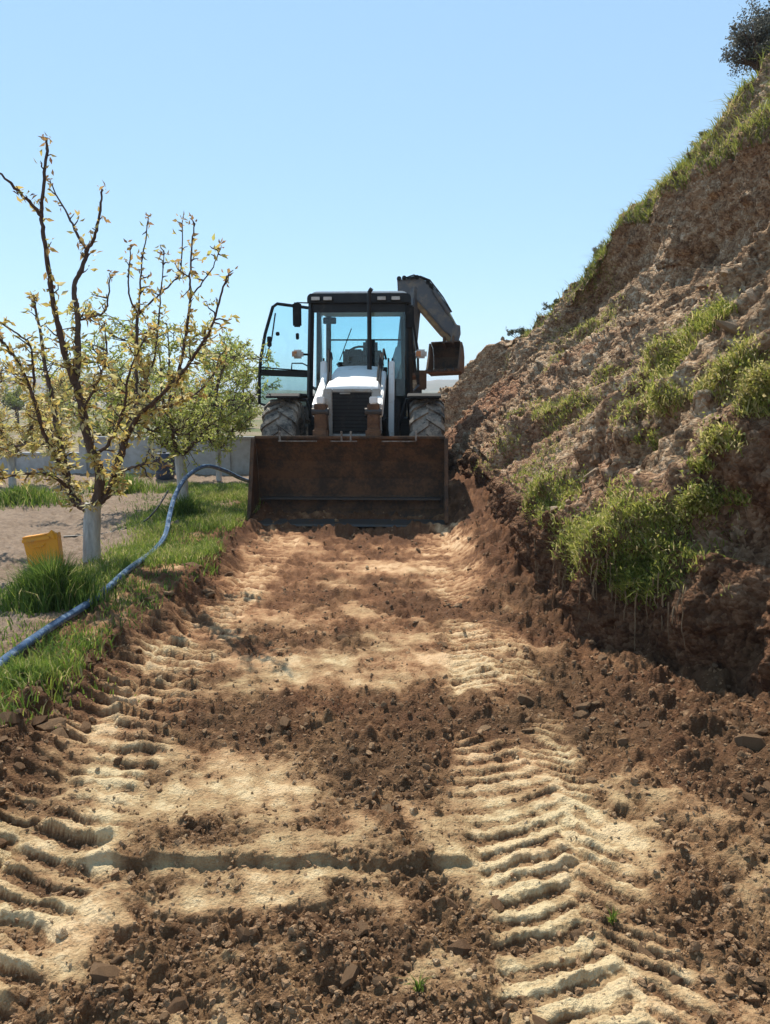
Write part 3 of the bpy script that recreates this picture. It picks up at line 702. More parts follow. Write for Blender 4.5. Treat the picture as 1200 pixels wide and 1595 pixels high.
# loader arms: tower by the cab, main arm, rusty front link down to the bucket
for s in (-1, 1):
    xr, xf = 0.50*s, 0.345*s-0.04
    a = MB()
    a.prism([(0.25, 0.75), (0.62, 0.75), (0.66, 1.60), (0.60, 1.92), (0.42, 1.92), (0.28, 1.45)], 'x', xr-0.04, xr+0.04)
    arm = a.build('loader_arm', M['white'], bh, 0.015)
    MB().prism([(0.5, 1.78), (0.5, 1.58), (-0.55, 1.16), (-0.80, 1.12), (-0.86, 1.30), (-0.66, 1.385)], 'x', xf-0.045+0.07*s, xf+0.045+0.07*s).build('boom_plate', M['white'], arm, 0.015)
    MB().prism([(-0.95, 1.30), (-0.76, 1.30), (-0.62, 0.95), (-0.60, 0.20), (-0.71, 0.15), (-0.77, 0.55), (-0.90, 0.83)], 'x', xf-0.08, xf+0.08).build('bucket_link', M['rust_arm'], arm, 0.012)
    MB().span((xf-0.05, -0.95, 1.30), (xf+0.055, -0.80, 1.395)).build('link_cap', M['white'], arm, 0.012)
    MB().span((xf-0.10, -0.965, 0.82), (xf+0.10, -0.82, 0.98)).build('pin_boss', M['rust_arm'], arm, 0.02)
    MB().tube([(xf-0.11, -0.90, 1.20), (xf+0.11, -0.90, 1.20)], 0.05, 14).build('pin', M['steel'], arm, 0, True)
    MB().tube([(xr*0.86, 0.35, 0.8), (xr*0.80, -0.30, 1.12)], 0.05, 12).build('lift_ram', M['black'], arm, 0, True)
    hs = MB()
    for k in range(2):
        dx = xr - 0.12*s + 0.035*k*s
        hs.tube([(dx, 0.5, 1.95), (dx-0.02*s, 0.20, 2.02+0.05*k), (dx-0.05*s, -0.1, 1.75), (dx-0.06*s, -0.45, 1.40)], 0.016, 6)
    hs.build('hydraulic_hose', M['black_plastic'], arm, 0, True)

# hood and grille
def loft(secs):
    mb = MB(); n = len(secs[0])
    vs = [v for s_ in secs for v in s_]
    fs = [(i*n+k, i*n+(k+1) % n, (i+1)*n+(k+1) % n, (i+1)*n+k) for i in range(len(secs)-1) for k in range(n)]
    fs += [tuple(range(n))[::-1], tuple(range((len(secs)-1)*n, len(secs)*n))]
    return mb.add(vs, fs)
def hood_sec(y, hw, zb, zt, tw, r=0.05):
    return [(-hw, y, zb), (-hw, y, zt-0.14), (-hw+0.015, y, zt-0.05), (-tw, y, zt), (-tw*0.5, y, zt+0.012), (0, y, zt+0.016), (tw*0.5, y, zt+0.012), (tw, y, zt), (hw-0.015, y, zt-0.05), (hw, y, zt-0.14), (hw, y, zb)]
hood = loft([hood_sec(-0.52, 0.375, 0.86, 1.500, 0.345), hood_sec(-0.50, 0.38, 0.86, 1.528, 0.345), hood_sec(-0.30, 0.385, 0.9, 1.600, 0.335), hood_sec(0.2, 0.38, 0.95, 1.735, 0.32), hood_sec(0.70, 0.37, 1.0, 1.845, 0.30), hood_sec(0.82, 0.36, 1.0, 1.855, 0.29)]).build('hood', M['white'], bh, 0, True)
fr_ = MB()
fr_.span((-0.385, -0.60, 0.845), (-0.265, -0.515, 1.50)); fr_.span((0.265, -0.60, 0.845), (0.385, -0.515, 1.50))
fr_.span((-0.265, -0.60, 1.455), (0.265, -0.515, 1.50)); fr_.span((-0.265, -0.60, 0.845), (0.265, -0.515, 0.90))
fr_.build('grille_surround', M['grey_paint'], hood, 0.012)
MB().span((-0.265, -0.555, 0.90), (0.265, -0.53, 1.455)).build('grille', M['black'], hood)
for k in range(11):
    MB().box((0, -0.562, 0.935+0.049*k), (0.53, 0.012, 0.012)).build('grille_slat', M['black_plastic'], hood)
MB().span((-0.16, -0.62, 1.43), (-0.02, -0.60, 1.45)).build('badge', M['grey_paint'], hood, 0.003)
# chassis, axle
MB().span((-0.34, -0.50, 0.42), (0.34, 3.1, 0.85)).span((-0.52, 2.85, 0.35), (0.52, 3.25, 1.25)).build('chassis', M['black'], bh, 0.02)
MB().tube([(-0.9, 0, 0.66), (-0.35, 0, 0.62), (0.35, 0, 0.62), (0.9, 0, 0.66)], [0.09, 0.11, 0.11, 0.09], 10).build('axle', M['black'], bh, 0, True)
for s in (-1, 1):
    MB().span((s*0.40, 0.86, 0.62), (s*0.80, 2.4, 1.02)).build('side_tank', M['black'], bh, 0.03)
    MB().prism([(0.42, 0.70), (0.80, 0.70), (0.84, 1.32), (0.42, 1.36)], 'x', s*0.39, s*0.62).build('side_panel', M['black'], bh, 0.015)

# wheels
def lathe_x(prof, n=40):
    mb = MB(); m = len(prof)
    vs = [(x, r*math.cos(2*math.pi*k/n), r*math.sin(2*math.pi*k/n)) for k in range(n) for x, r in prof]
    fs = [(k*m+i, k*m+i+1, ((k+1) % n)*m+i+1, ((k+1) % n)*m+i) for k in range(n) for i in range(m-1)]
    return mb.add(vs, fs)
def tyre_mesh(R_=0.685, w=0.235):
    mb = lathe_x([(-w*0.70, 0.38), (-w*0.95, 0.43), (-w, 0.52), (-w*0.95, R_-0.09), (-w*0.80, R_-0.04), (0, R_-0.025), (w*0.80, R_-0.04), (w*0.95, R_-0.09), (w, 0.52), (w*0.95, 0.43), (w*0.70, 0.38)])
    nl = 19
    for s in (-1, 1):
        for k in range(nl):
            t0 = 2*math.pi*(k + (0.5 if s > 0 else 0))/nl
            vs = []
            for x, dt, ri, ro in ((-0.015*s, 0.0, R_-0.06, R_+0.012), (w*0.75*s, 0.20, R_-0.09, R_), (w*1.02*s, 0.25, R_-0.16, R_-0.055)):
                for rr in (ri, ro):
                    for e in (-0.055, 0.055):
                        a = t0 + dt + e
                        vs.append((x, rr*math.cos(a), rr*math.sin(a)))
            fs = []
            for q in (0, 4):
                fs += [(q, q+1, q+5, q+4), (q+2, q+6, q+7, q+3), (q, q+4, q+6, q+2), (q+1, q+3, q+7, q+5)]
            fs += [(0, 2, 3, 1), (8, 9, 11, 10)]
            mb.add(vs, fs)
    return mb
wheels = []
def wheel(x, y):
    w = empty('wheel', (x, y, 0.68)); w.parent = bh
    if not wheels:
        t = tyre_mesh().build('tyre', M['rubber'], w, 0, True)
        r = lathe_x([(-0.16, 0.39), (-0.17, 0.36), (-0.06, 0.33), (-0.03, 0.20), (-0.08, 0.17), (-0.08, 0.0), (0.08, 0.0), (0.08, 0.17), (0.03, 0.20), (0.06, 0.33), (0.17, 0.36), (0.16, 0.39)], 28).build('rim', M['grey_paint'], w, 0, True)
        wheels.append((t, r))
    else:
        for c in wheels[0]:
            d = c.copy(); link(d, w)
    w.rotation_euler = (random.uniform(0, 3), 0, 0)
for x, y in ((-1.01, 0), (1.01, 0), (-0.99, 2.25), (0.99, 2.25)): wheel(x, y)
def fender(s, y0, name):
    pts = []
    for k in range(9):
        a = rad(28 + 124*k/8); pts.append((y0 - 0.76*math.cos(a)*1.0, 0.68 + 0.76*math.sin(a)))
    pr = pts + [(y, z+0.03) for y, z in pts[::-1]]
    return MB().prism(pr, 'x', s*0.80, s*1.235)
for s in (-1, 1):
    pts = [(-0.42, 1.405), (-0.30, 1.445), (0.35, 1.445), (0.62, 1.36), (0.62, 1.33), (0.35, 1.415), (-0.30, 1.415), (-0.42, 1.375)]
    MB().prism(pts, 'x', s*0.74, s*1.20).build('front_fender', M['black_plastic'], bh, 0.008)
    fender(s, 2.25, 'rear').build('rear_fender', M['black_plastic'], bh, 0.008)
    MB().tube([(s*0.62, 0.2, 1.0), (s*0.72, 0.2, 1.36), (s*0.9, 0.2, 1.40)], 0.022, 8).build('fender_bracket', M['black'], bh, 0, True)

# cab
CY0, CY1, CW = 0.86, 2.42, 0.765
MB().span((-0.76, CY0, 1.0), (0.76, CY1, 1.08)).build('cab_floor', M['black'], bh, 0.01)
MB().span((-0.74, CY0+0.02, 1.08), (-0.42, CY0+0.05, 1.42)).build('cab_front_panel', M['black'], bh, 0.006)
MB().span((0.36, CY0+0.02, 1.08), (0.42, CY0+0.05, 1.85)).build('cab_front_panel', M['black'], bh, 0.006)
MB().span((-0.70, CY1-0.06, 1.08), (0.70, CY1-0.02, 1.72)).build('cab_rear_panel', M['black'], bh, 0.008)
for s in (-1, 1):
    MB().bar((s*0.775, CY0, 1.05), (s*0.725, CY0+0.05, 2.82), 0.085, 0.07).build('front_pillar', M['black'], bh, 0.012)
    MB().bar((s*0.745, CY0+0.82, 1.05), (s*0.715, CY0+0.82, 2.82), 0.06, 0.06).build('door_pillar', M['black'], bh, 0.01)
    MB().bar((s*0.66, CY1, 1.05), (s*0.63, CY1-0.05, 2.82), 0.075, 0.07).build('rear_pillar', M['black'], bh, 0.012)
    MB().bar((s*0.725, CY0, 1.55), (s*0.725, CY0+0.8, 1.50), 0.03, 0.04).build('side_rail', M['black'], bh, 0.006)
roof = MB().prism([(-0.775, 2.79), (0.775, 2.79), (0.775, 2.88), (0.74, 2.925), (-0.74, 2.925), (-0.775, 2.88)], 'y', CY0-0.08, CY1+0.08).build('roof', M['black'], bh, 0.01)
MB().prism([(-0.73, 2.925), (0.73, 2.925), (0.66, 2.965), (-0.66, 2.965)], 'y', CY0-0.02, CY1).build('roof_skin', M['white'], roof, 0.012)
MB().span((-0.69, CY0+0.05, 2.755), (0.69, CY1-0.05, 2.79)).build('headliner', M['grey_paint'], roof, 0.004)
for x in (-0.64, -0.46, 0.34, 0.55):
    MB().box((x, CY0-0.10, 2.845), (0.15, 0.07, 0.07)).build('work_light', M['black_plastic'], roof, 0.012)
    MB().box((x, CY0-0.138, 2.845), (0.125, 0.012, 0.05)).build('lens', M['lamp'], roof, 0.004)
MB().span((-0.70, CY0+0.015, 2.66), (0.70, CY0+0.045, 2.79)).build('windscreen_header', M['black'], bh, 0.006)
MB().span((-0.69, CY0+0.02, 1.42), (0.69, CY0+0.03, 2.70)).build('windscreen', M['glass'], bh)
MB().span((-0.62, CY1-0.05, 1.72), (0.62, CY1-0.04, 2.80)).build('rear_window', M['glass'], bh)
MB().span((-0.61, CY1-0.06, 2.36), (0.61, CY1-0.03, 2.385)).build('window_rail', M['black'], bh)
for s, y0, y1 in ((1, CY0+0.86, CY1-0.06), (-1, CY0+0.86, CY1-0.06), (1, CY0+0.06, CY0+0.8)):
    MB().span((s*0.715, y0, 1.2), (s*0.722, y1, 2.76)).build('side_window', M['glass'], bh)
# interior
st = MB().prism([(1.62, 1.50), (1.90, 1.50), (2.06, 2.14), (1.92, 2.18), (1.80, 1.64), (1.40, 1.62), (1.40, 1.50)], 'x', -0.15, 0.32).build('seat', M['seat'], bh, 0.04, True)
MB().span((-0.02, 1.9, 2.12), (0.22, 2.02, 2.34)).build('headrest', M['seat'], st, 0.04)
MB().span((0.0, 1.45, 1.08), (0.24, 1.85, 1.5)).build('seat_base', M['black_plastic'], st, 0.02)
MB().span((-0.30, 0.92, 1.1), (0.30, 1.12, 1.86)).span((-0.36, 0.93, 1.86), (0.36, 1.16, 1.93)).build('dashboard', M['black_plastic'], bh, 0.02)
wh = [(0.20*math.cos(a*math.pi/9)-0.02, 1.24+0.13*math.sin(a*math.pi/9), 2.04+0.15*math.sin(a*math.pi/9)) for a in range(19)]
sw = MB().tube(wh, 0.018, 6, False).tube([(-0.02, 1.24, 2.04), (-0.02, 1.08, 1.88)], 0.03, 8).tube([wh[0], wh[9]], 0.014, 6).build('steering_wheel', M['black_plastic'], bh, 0, True)
MB().box((-0.16, 1.45, 2.10), (0.19, 0.06, 0.08)).build('orange_pouch', M['orange'], bh, 0.015)
MB().span((-0.30, 1.35, 1.85), (0.02, 1.50, 2.15)).build('side_console', M['black_plastic'], bh, 0.03)
MB().span((-0.56, CY0+0.10, 2.50), (-0.36, CY0+0.13, 2.60)).build('interior_mirror', M['black_plastic'], bh, 0.01)
# levers in front of the windscreen corners
for x in (-0.54, -0.46, 0.44, 0.50):
    MB().tube([(x, 0.80, 1.55), (x, 0.82, 1.98)], 0.016, 6).build('grab_rail', M['black'], bh, 0, True)
MB().bar((-0.30, CY0-0.005, 1.95), (-0.12, CY0-0.005, 2.42), 0.012, 0.012).build('wiper', M['black_plastic'], bh)
# exhaust
MB().tube([(0.175, 0.45, 1.78), (0.175, 0.45, 2.06), (0.175, 0.45, 2.84), (0.18, 0.44, 2.90), (0.21, 0.42, 2.94)], [0.036, 0.032, 0.032, 0.03, 0.03], 12).build('exhaust_stack', M['black'], bh, 0, True)
# indicator lamps on stalks
for s in (-1, 1):
    zz = 2.04
    lm = MB().box((s*0.93, 0.80, zz), (0.17, 0.10, 0.13)).build('indicator_lamp', M['lamp'], bh, 0.03)
    MB().box((s*0.93-0.04, 0.745, zz), (0.07, 0.012, 0.08)).build('amber_lens', M['amber'], lm, 0.004)
    MB().tube([(s*0.78, 0.88, zz), (s*0.93, 0.82, zz)], 0.018, 6).build('lamp_stalk', M['black'], lm, 0, True)
# mirrors
mr = MB().box((-0.93, 0.80, 2.62), (0.13, 0.05, 0.36)).build('mirror', M['black_plastic'], bh, 0.02)
MB().tube([(-0.74, 0.88, 2.80), (-0.93, 0.82, 2.80), (-0.93, 0.82, 2.62)], 0.012, 6).build('mirror_arm', M['black'], mr, 0, True)
mr = MB().box((0.76, 0.80, 2.58), (0.12, 0.05, 0.34)).build('mirror', M['black_plastic'], bh, 0.02)
MB().tube([(0.72, 0.88, 2.80), (0.76, 0.82, 2.80), (0.76, 0.82, 2.58)], 0.012, 6).build('mirror_arm', M['black'], mr, 0, True)

# open door, swung out square to the cab
DY = 12.45
def D(px, py): return L(px, py, DY)
def yflat(pts): 
    y = sum(p.y for p in pts)/len(pts); return [(p.x, y, p.z) for p in pts], y
dpts, dy = yflat([D(484, 480), D(432, 473), D(425, 478), D(413, 520), D(406, 560), D(404, 590), D(404, 628), D(416, 632), D(478, 634), D(484, 600), D(484, 480)])
door = MB().tube(dpts, 0.027, 6, False).build('door', M['black'], bh, 0, True)
poly = [(p[0], p[2]) for p in dpts[:-1]]
zb = D(440, 582).z
def clip_poly(po, zc, keep_up):
    out = []
    for i in range(len(po)):
        a, b = po[i], po[(i+1) % len(po)]
        ia, ib = (a[1] >= zc) == keep_up, (b[1] >= zc) == keep_up
        if ia: out.append(a)
        if ia != ib: t = (zc-a[1])/(b[1]-a[1]); out.append((a[0]+t*(b[0]-a[0]), zc))
    return out
MB().prism(clip_poly(poly, zb, True), 'y', dy-0.004, dy+0.004).build('door_glass', M['glass'], door)
MB().prism(clip_poly(poly, zb, False), 'y', dy-0.004, dy+0.004).build('lower_door_glass', M['glass_low'], door)
q = [D(406, 577), D(484, 580)]
MB().bar((q[0].x, dy, q[0].z-0.03), (q[1].x, dy, q[1].z-0.03), 0.05, 0.10).build('door_rail', M['black'], door, 0.01)
MB().tube([(D(x_, y_).x, dy-0.03, D(x_, y_).z) for x_, y_ in ((407, 572), (440, 575), (482, 578))], 0.012, 6).build('inner_rail', M['black'], door, 0, True)
MB().tube([(D(x_, y_).x, dy-0.05, D(x_, y_).z) for x_, y_ in ((430, 488), (424, 530), (415, 558), (409, 552))], 0.012, 6).build('grab_handle', M['black'], door, 0, True)
MB().tube([(D(x_, y_).x, dy-0.05, D(x_, y_).z) for x_, y_ in ((455, 577), (456, 566), (472, 566), (480, 570))], 0.012, 6).build('door_handle', M['black'], door, 0, True)
p = D(433, 520); MB().box((p.x, dy-0.02, p.z), (0.06, 0.04, 0.06)).build('latch', M['black_plastic'], door, 0.01)
p = D(420, 532); MB().box((p.x, dy-0.02, p.z), (0.07, 0.04, 0.16)).build('lock_case', M['black_plastic'], door, 0.01)
p = D(464, 524); MB().box((p.x, dy-0.02, p.z), (0.05, 0.04, 0.10)).build('hinge_block', M['black_plastic'], door, 0.01)
# the other door stands slightly ajar
dpts2 = [L(629, 480, 12.2), L(640, 480, 12.9), L(651, 545, 12.9), L(652, 600, 12.9), L(642, 610, 12.2)]
d2 = MB().tube(dpts2 + [dpts2[0]], 0.022, 6, False).build('door', M['black'], bh, 0, True)
MB().add([dpts2[0], dpts2[1], dpts2[2], dpts2[3], dpts2[4]], [(0, 1, 2, 3, 4)]).build('door_glass', M['glass'], d2)

# rear: stabiliser, boom, dipper, digging bucket
for s in (-1, 1):
    MB().span((s*0.86-0.10, 3.02, 0.25), (s*0.86+0.10, 3.30, 1.62)).build('stabiliser', M['boom'], bh, 0.02)
a = L(656, 592, 14.0); sb = MB().box((a.x, a.y, a.z), (0.20, 0.24, 0.34)).build('valve_box', M['rust_arm'], bh, 0.02)
MB().span((-0.25, 3.25, 0.45), (0.35, 3.5, 1.5)).build('king_post', M['boom'], bh, 0.03)
Y1 = 15.2
e = L(641, 452, Y1)
boom = MB()
b0, b1, b2 = Vector((0.30, 3.6, 1.0)), L(634, 545, 15.0), L(643, 455, Y1)
boom.bar(b0, b1, 0.30, 0.36).bar(b1, b2 + (b2-b1)*0.06, 0.28, 0.32)
boom.build('boom', M['boom'], bh, 0.02)
def YP(pts, y, t, mb=None):
    mb = mb or MB(); q = [L(px, py, y) for px, py in pts]
    return mb.prism([(v.x, v.z) for v in q], 'y', q[0].y, q[0].y+t)
dip = YP([(619, 436), (640, 433), (656, 433), (668, 440), (690, 472), (704, 496), (714, 508), (717, 524), (706, 526), (692, 516), (670, 490), (652, 470), (640, 462), (620, 461)], 15.05, 0.30).build('dipper', M['boom'], bh, 0.02)
YP([(644, 464), (653, 470), (671, 490), (692, 516), (706, 527), (700, 533), (686, 521), (663, 494), (646, 474)], 15.08, 0.24).build('dipper_underside', M['tan'], dip, 0.01)
for x_, y_ in ((622, 434), (630, 433), (672, 446), (667, 440), (650, 432)):
    v = L(x_, y_, 15.05); MB().tube([(v.x, v.y-0.03, v.z), (v.x, v.y+0.33, v.z)], 0.045, 10).build('pin', M['black'], dip, 0, True)
v0, v1, v2 = L(676, 452, 15.0), L(700, 488, 15.0), L(713, 512, 15.0)
rm = MB().tube([v0, v1], 0.05, 10).build('bucket_ram', M['boom'], bh, 0, True)
MB().tube([v1, v2], 0.025, 8).build('ram_rod', M['bright_steel'], rm, 0, True)
hz = MB()
for k in range(3):
    hz.tube([L(628+6*k, 434, 15.0-0.02*k), L(645+5*k, 428+k, 14.98), L(664+3*k, 436, 14.98), L(684+3*k, 462, 14.98), L(700+2*k, 486, 14.98)], 0.014, 6)
hz.build('hydraulic_hose', M['black_plastic'], bh, 0, True)
MB().prism([(L(x_, y_, 15.0).x, L(x_, y_, 15.0).z) for x_, y_ in ((708, 505), (717, 507), (718, 520), (714, 534), (700, 536), (703, 524))], 'y', L(700, 500, 15.0).y-0.02, L(700, 500, 15.0).y+0.02).build('bucket_lever', M['boom'], bh, 0.005)
# digging bucket, hanging open towards the camera
def digging_bucket():
    c = L(695, 559, 14.95)
    prof = [(-0.34, -0.27), (-0.06, -0.30), (0.12, -0.26), (0.22, -0.12), (0.22, 0.08), (0.12, 0.24), (-0.06, 0.30)]
    w = 0.28
    sh_ = shell(prof, -w, w, 0.03).build('digging_bucket', M['rust'], bh)
    sh_.location = c; sh_.rotation_euler = (rad(-8), rad(-2), rad(-13))
    for s in (-1, 1):
        MB().prism(prof + [(-0.16, 0.05)], 'x', s*w, s*(w+0.04)).build('bucket_side', M['rust_arm'], sh_, 0.006)
    MB().span((-w-0.04, -0.40, -0.315), (w+0.04, -0.24, -0.265)).build('bucket_lip', M['rust_arm'], sh_, 0.006)
    for k in range(4):
        x = -w + 0.05 + k*(2*w-0.10)/3
        MB().prism([(x-0.035, -0.38), (x+0.035, -0.38), (x+0.02, -0.50), (x-0.02, -0.50)], 'z', -0.31, -0.275).build('tooth', M['steel'], sh_)
    for s in (-1, 1):
        MB().prism([(-0.05, 0.28), (0.12, 0.20), (0.10, 0.42), (0.0, 0.44)], 'x', s*0.09-0.02+0.05, s*0.09+0.02+0.05).build('hanger_plate', M['rust_arm'], sh_, 0.003)
digging_bucket()

# ---------------------------------------------------------------- plants: leaves, blades
def leaf_arrays(pos, dirs, size, fold=0.25, width=0.42):
    n = len(pos)
    d = dirs/np.linalg.norm(dirs, axis=1, keepdims=True)
    r = rng.normal(size=(n, 3)); s = np.cross(d, r); s /= np.linalg.norm(s, axis=1, keepdims=True)
    u = np.cross(s, d)
    z = size[:, None]
    V = np.stack([pos, pos + d*z*0.45 + s*z*width*0.5 + u*z*fold*0.3, pos + d*z - u*z*0.12, pos + d*z*0.45 - s*z*width*0.5 + u*z*fold*0.3], 1).reshape(-1, 3)
    b = (np.arange(n)*4)[:, None]
    F = np.concatenate([b+np.array([[0, 1, 2]]), b+np.array([[0, 2, 3]])])
    return V, F
def blades(pos, h, w, lean, curl=0.35):
    """pos (n,3), heights, widths, lean (n,2)"""
    n = len(pos); a = rng.uniform(0, 6.283, n)
    s = np.stack([np.cos(a), np.sin(a), np.zeros(n)], 1)*w[:, None]*0.5
    l = np.concatenate([lean, np.zeros((n, 1))], 1)*h[:, None]
    up = np.array([0, 0, 1.0])*h[:, None]
    mid = pos + up*0.55 + l*0.35; tip = pos + up*(1-0.25*np.linalg.norm(lean, axis=1))[:, None] + l
    V = np.stack([pos-s, pos+s, mid-s*0.75, mid+s*0.75, tip], 1).reshape(-1, 3)
    b = (np.arange(n)*5)[:, None]
    F = np.concatenate([b+np.array([[0, 1, 3]]), b+np.array([[0, 3, 2]]), b+np.array([[2, 3, 4]])])
    return V, F
def blade_obj(name, pos, h, w, mat, parent=None, shade=None, lean=0.45):
    n = len(pos)
    V, F = blades(pos, h, w, rng.normal(size=(n, 2))*lean)
    r = rng.random(n) if shade is None else np.clip(shade + rng.normal(size=n)*0.16, 0, 1)
    return arr_mesh(name, V, F, mat, parent, True, {'rnd': np.repeat(r, 5)})

def wander(a, b, k, amp):
    """points from a to b with a bit of crookedness"""
    a, b = Vector(a), Vector(b); out = [a]
    for i in range(1, k):
        t = i/k; out.append(a.lerp(b, t) + Vector((random.gauss(0, 1), random.gauss(0, 1), random.gauss(0, .6)))*amp)
    out.append(b); return out
def smooth_path(pts, sub=4):
    pts = [Vector(p) for p in pts]; out = []
    for i in range(len(pts)-1):
        p0, p1, p2, p3 = pts[max(i-1, 0)], pts[i], pts[i+1], pts[min(i+2, len(pts)-1)]
        for k in range(sub):
            t = k/sub
            out.append(0.5*((2*p1) + (p2-p0)*t + (2*p0-5*p1+4*p2-p3)*t*t + (3*p1-p0-3*p2+p3)*t*t*t))
    out.append(pts[-1]); return out

def orchard_tree(name, label, base, trunk_pts, trunk_r, limbs, leafmat, twig_every, leaf_n, leaf_size, group, dens_fn=None, twig_len=(0.10, 0.34), white=True):
    """limbs: list of (points, r0, r1)"""
    t = empty(name, base); tag(t, label, 'tree', group)
    inv = -Vector(base)
    tp = smooth_path([Vector(p)+inv for p in trunk_pts], 5); m = len(tp)
    tk = MB().tube(tp, [trunk_r*(1.18 - 0.25*(i/(m-1))**0.5 + 0.04*random.uniform(-1, 1)) for i in range(m)], 14)
    tk.build('trunk', M['whitewash'] if white else M['bark'], t, 0, True)
    br = MB(); tw = MB(); lp, ld, ls, lr = [], [], [], []
    for pts, r0, r1 in limbs:
        q = smooth_path([Vector(p)+inv for p in pts], 5)
        ln = [0]
        for i in range(1, len(q)): ln.append(ln[-1] + (q[i]-q[i-1]).length)
        tot = ln[-1]
        rs = [0.78*max(r1, r0 + (r1-r0)*(l/tot)**0.8)*random.uniform(0.90, 1.12) for l in ln]
        q = [v + Vector((random.gauss(0, 1), random.gauss(0, 1), random.gauss(0, 1)))*0.0035 for v in q]
        br.tube(q, rs, 9)
        # twigs and leaves along the limb
        l = random.uniform(0, twig_every)
        while l < tot:
            i = min(max(j for j in range(len(ln)) if ln[j] <= l), len(q)-2)
            p = q[i].lerp(q[i+1], (l-ln[i])/max(1e-4, ln[i+1]-ln[i])); tan = (q[i+1]-q[i]).normalized()
            den = dens_fn(p - inv, l/tot) if dens_fn else 1.0
            if random.random() < den:
                d = (tan*random.uniform(0.1, 0.7) + Vector((random.gauss(0, 1), random.gauss(0, 1), random.gauss(0.25, 0.8))).normalized()).normalized()
                lg = random.uniform(*twig_len)*(0.5+0.6*den)
                e_ = p + d*lg; w_ = wander(p, e_, 3, lg*0.07)
                tw.tube(w_, [0.008, 0.006, 0.005, 0.003], 4, False)
                for _ in range(int(leaf_n*den*random.uniform(0.5, 1.5))+1):
                    c = p.lerp(e_, random.uniform(0.15, 1.1)**0.7)
                    lp.append(c + Vector((random.gauss(0, .02), random.gauss(0, .02), random.gauss(0, .02))))
                    ld.append(d*0.4 + Vector((random.gauss(0, .8), random.gauss(0, .8), random.gauss(-0.25, .7))))
                    ls.append(leaf_size*random.uniform(0.55, 1.3)); lr.append(min(1, max(0, random.gauss(0.34+0.42*den, 0.26))))
            l += twig_every*random.uniform(0.5, 1.5)
        for _ in range(7):    # tip tuft
            lp.append(q[-1] + Vector((random.gauss(0, .02), random.gauss(0, .02), random.gauss(0, .02)))); ld.append(Vector((random.gauss(0, 1), random.gauss(0, 1), random.gauss(.2, .8))))
            ls.append(leaf_size*random.uniform(.5, 1.1)); lr.append(random.uniform(0.05, .4))
    bo = br.build('branches', M['bark'], t, 0, True)
    tw.build('twigs', M['bark'], bo, 0, True)['kind'] = 'stuff'
    V, F = leaf_arrays(np.array([v[:] for v in lp]), np.array([v[:] for v in ld])+1e-4, np.array(ls))
    c = arr_mesh('crown', V, F, leafmat, t, True, {'rnd': np.repeat(np.array(lr), 4)}); c['kind'] = 'stuff'
    return t

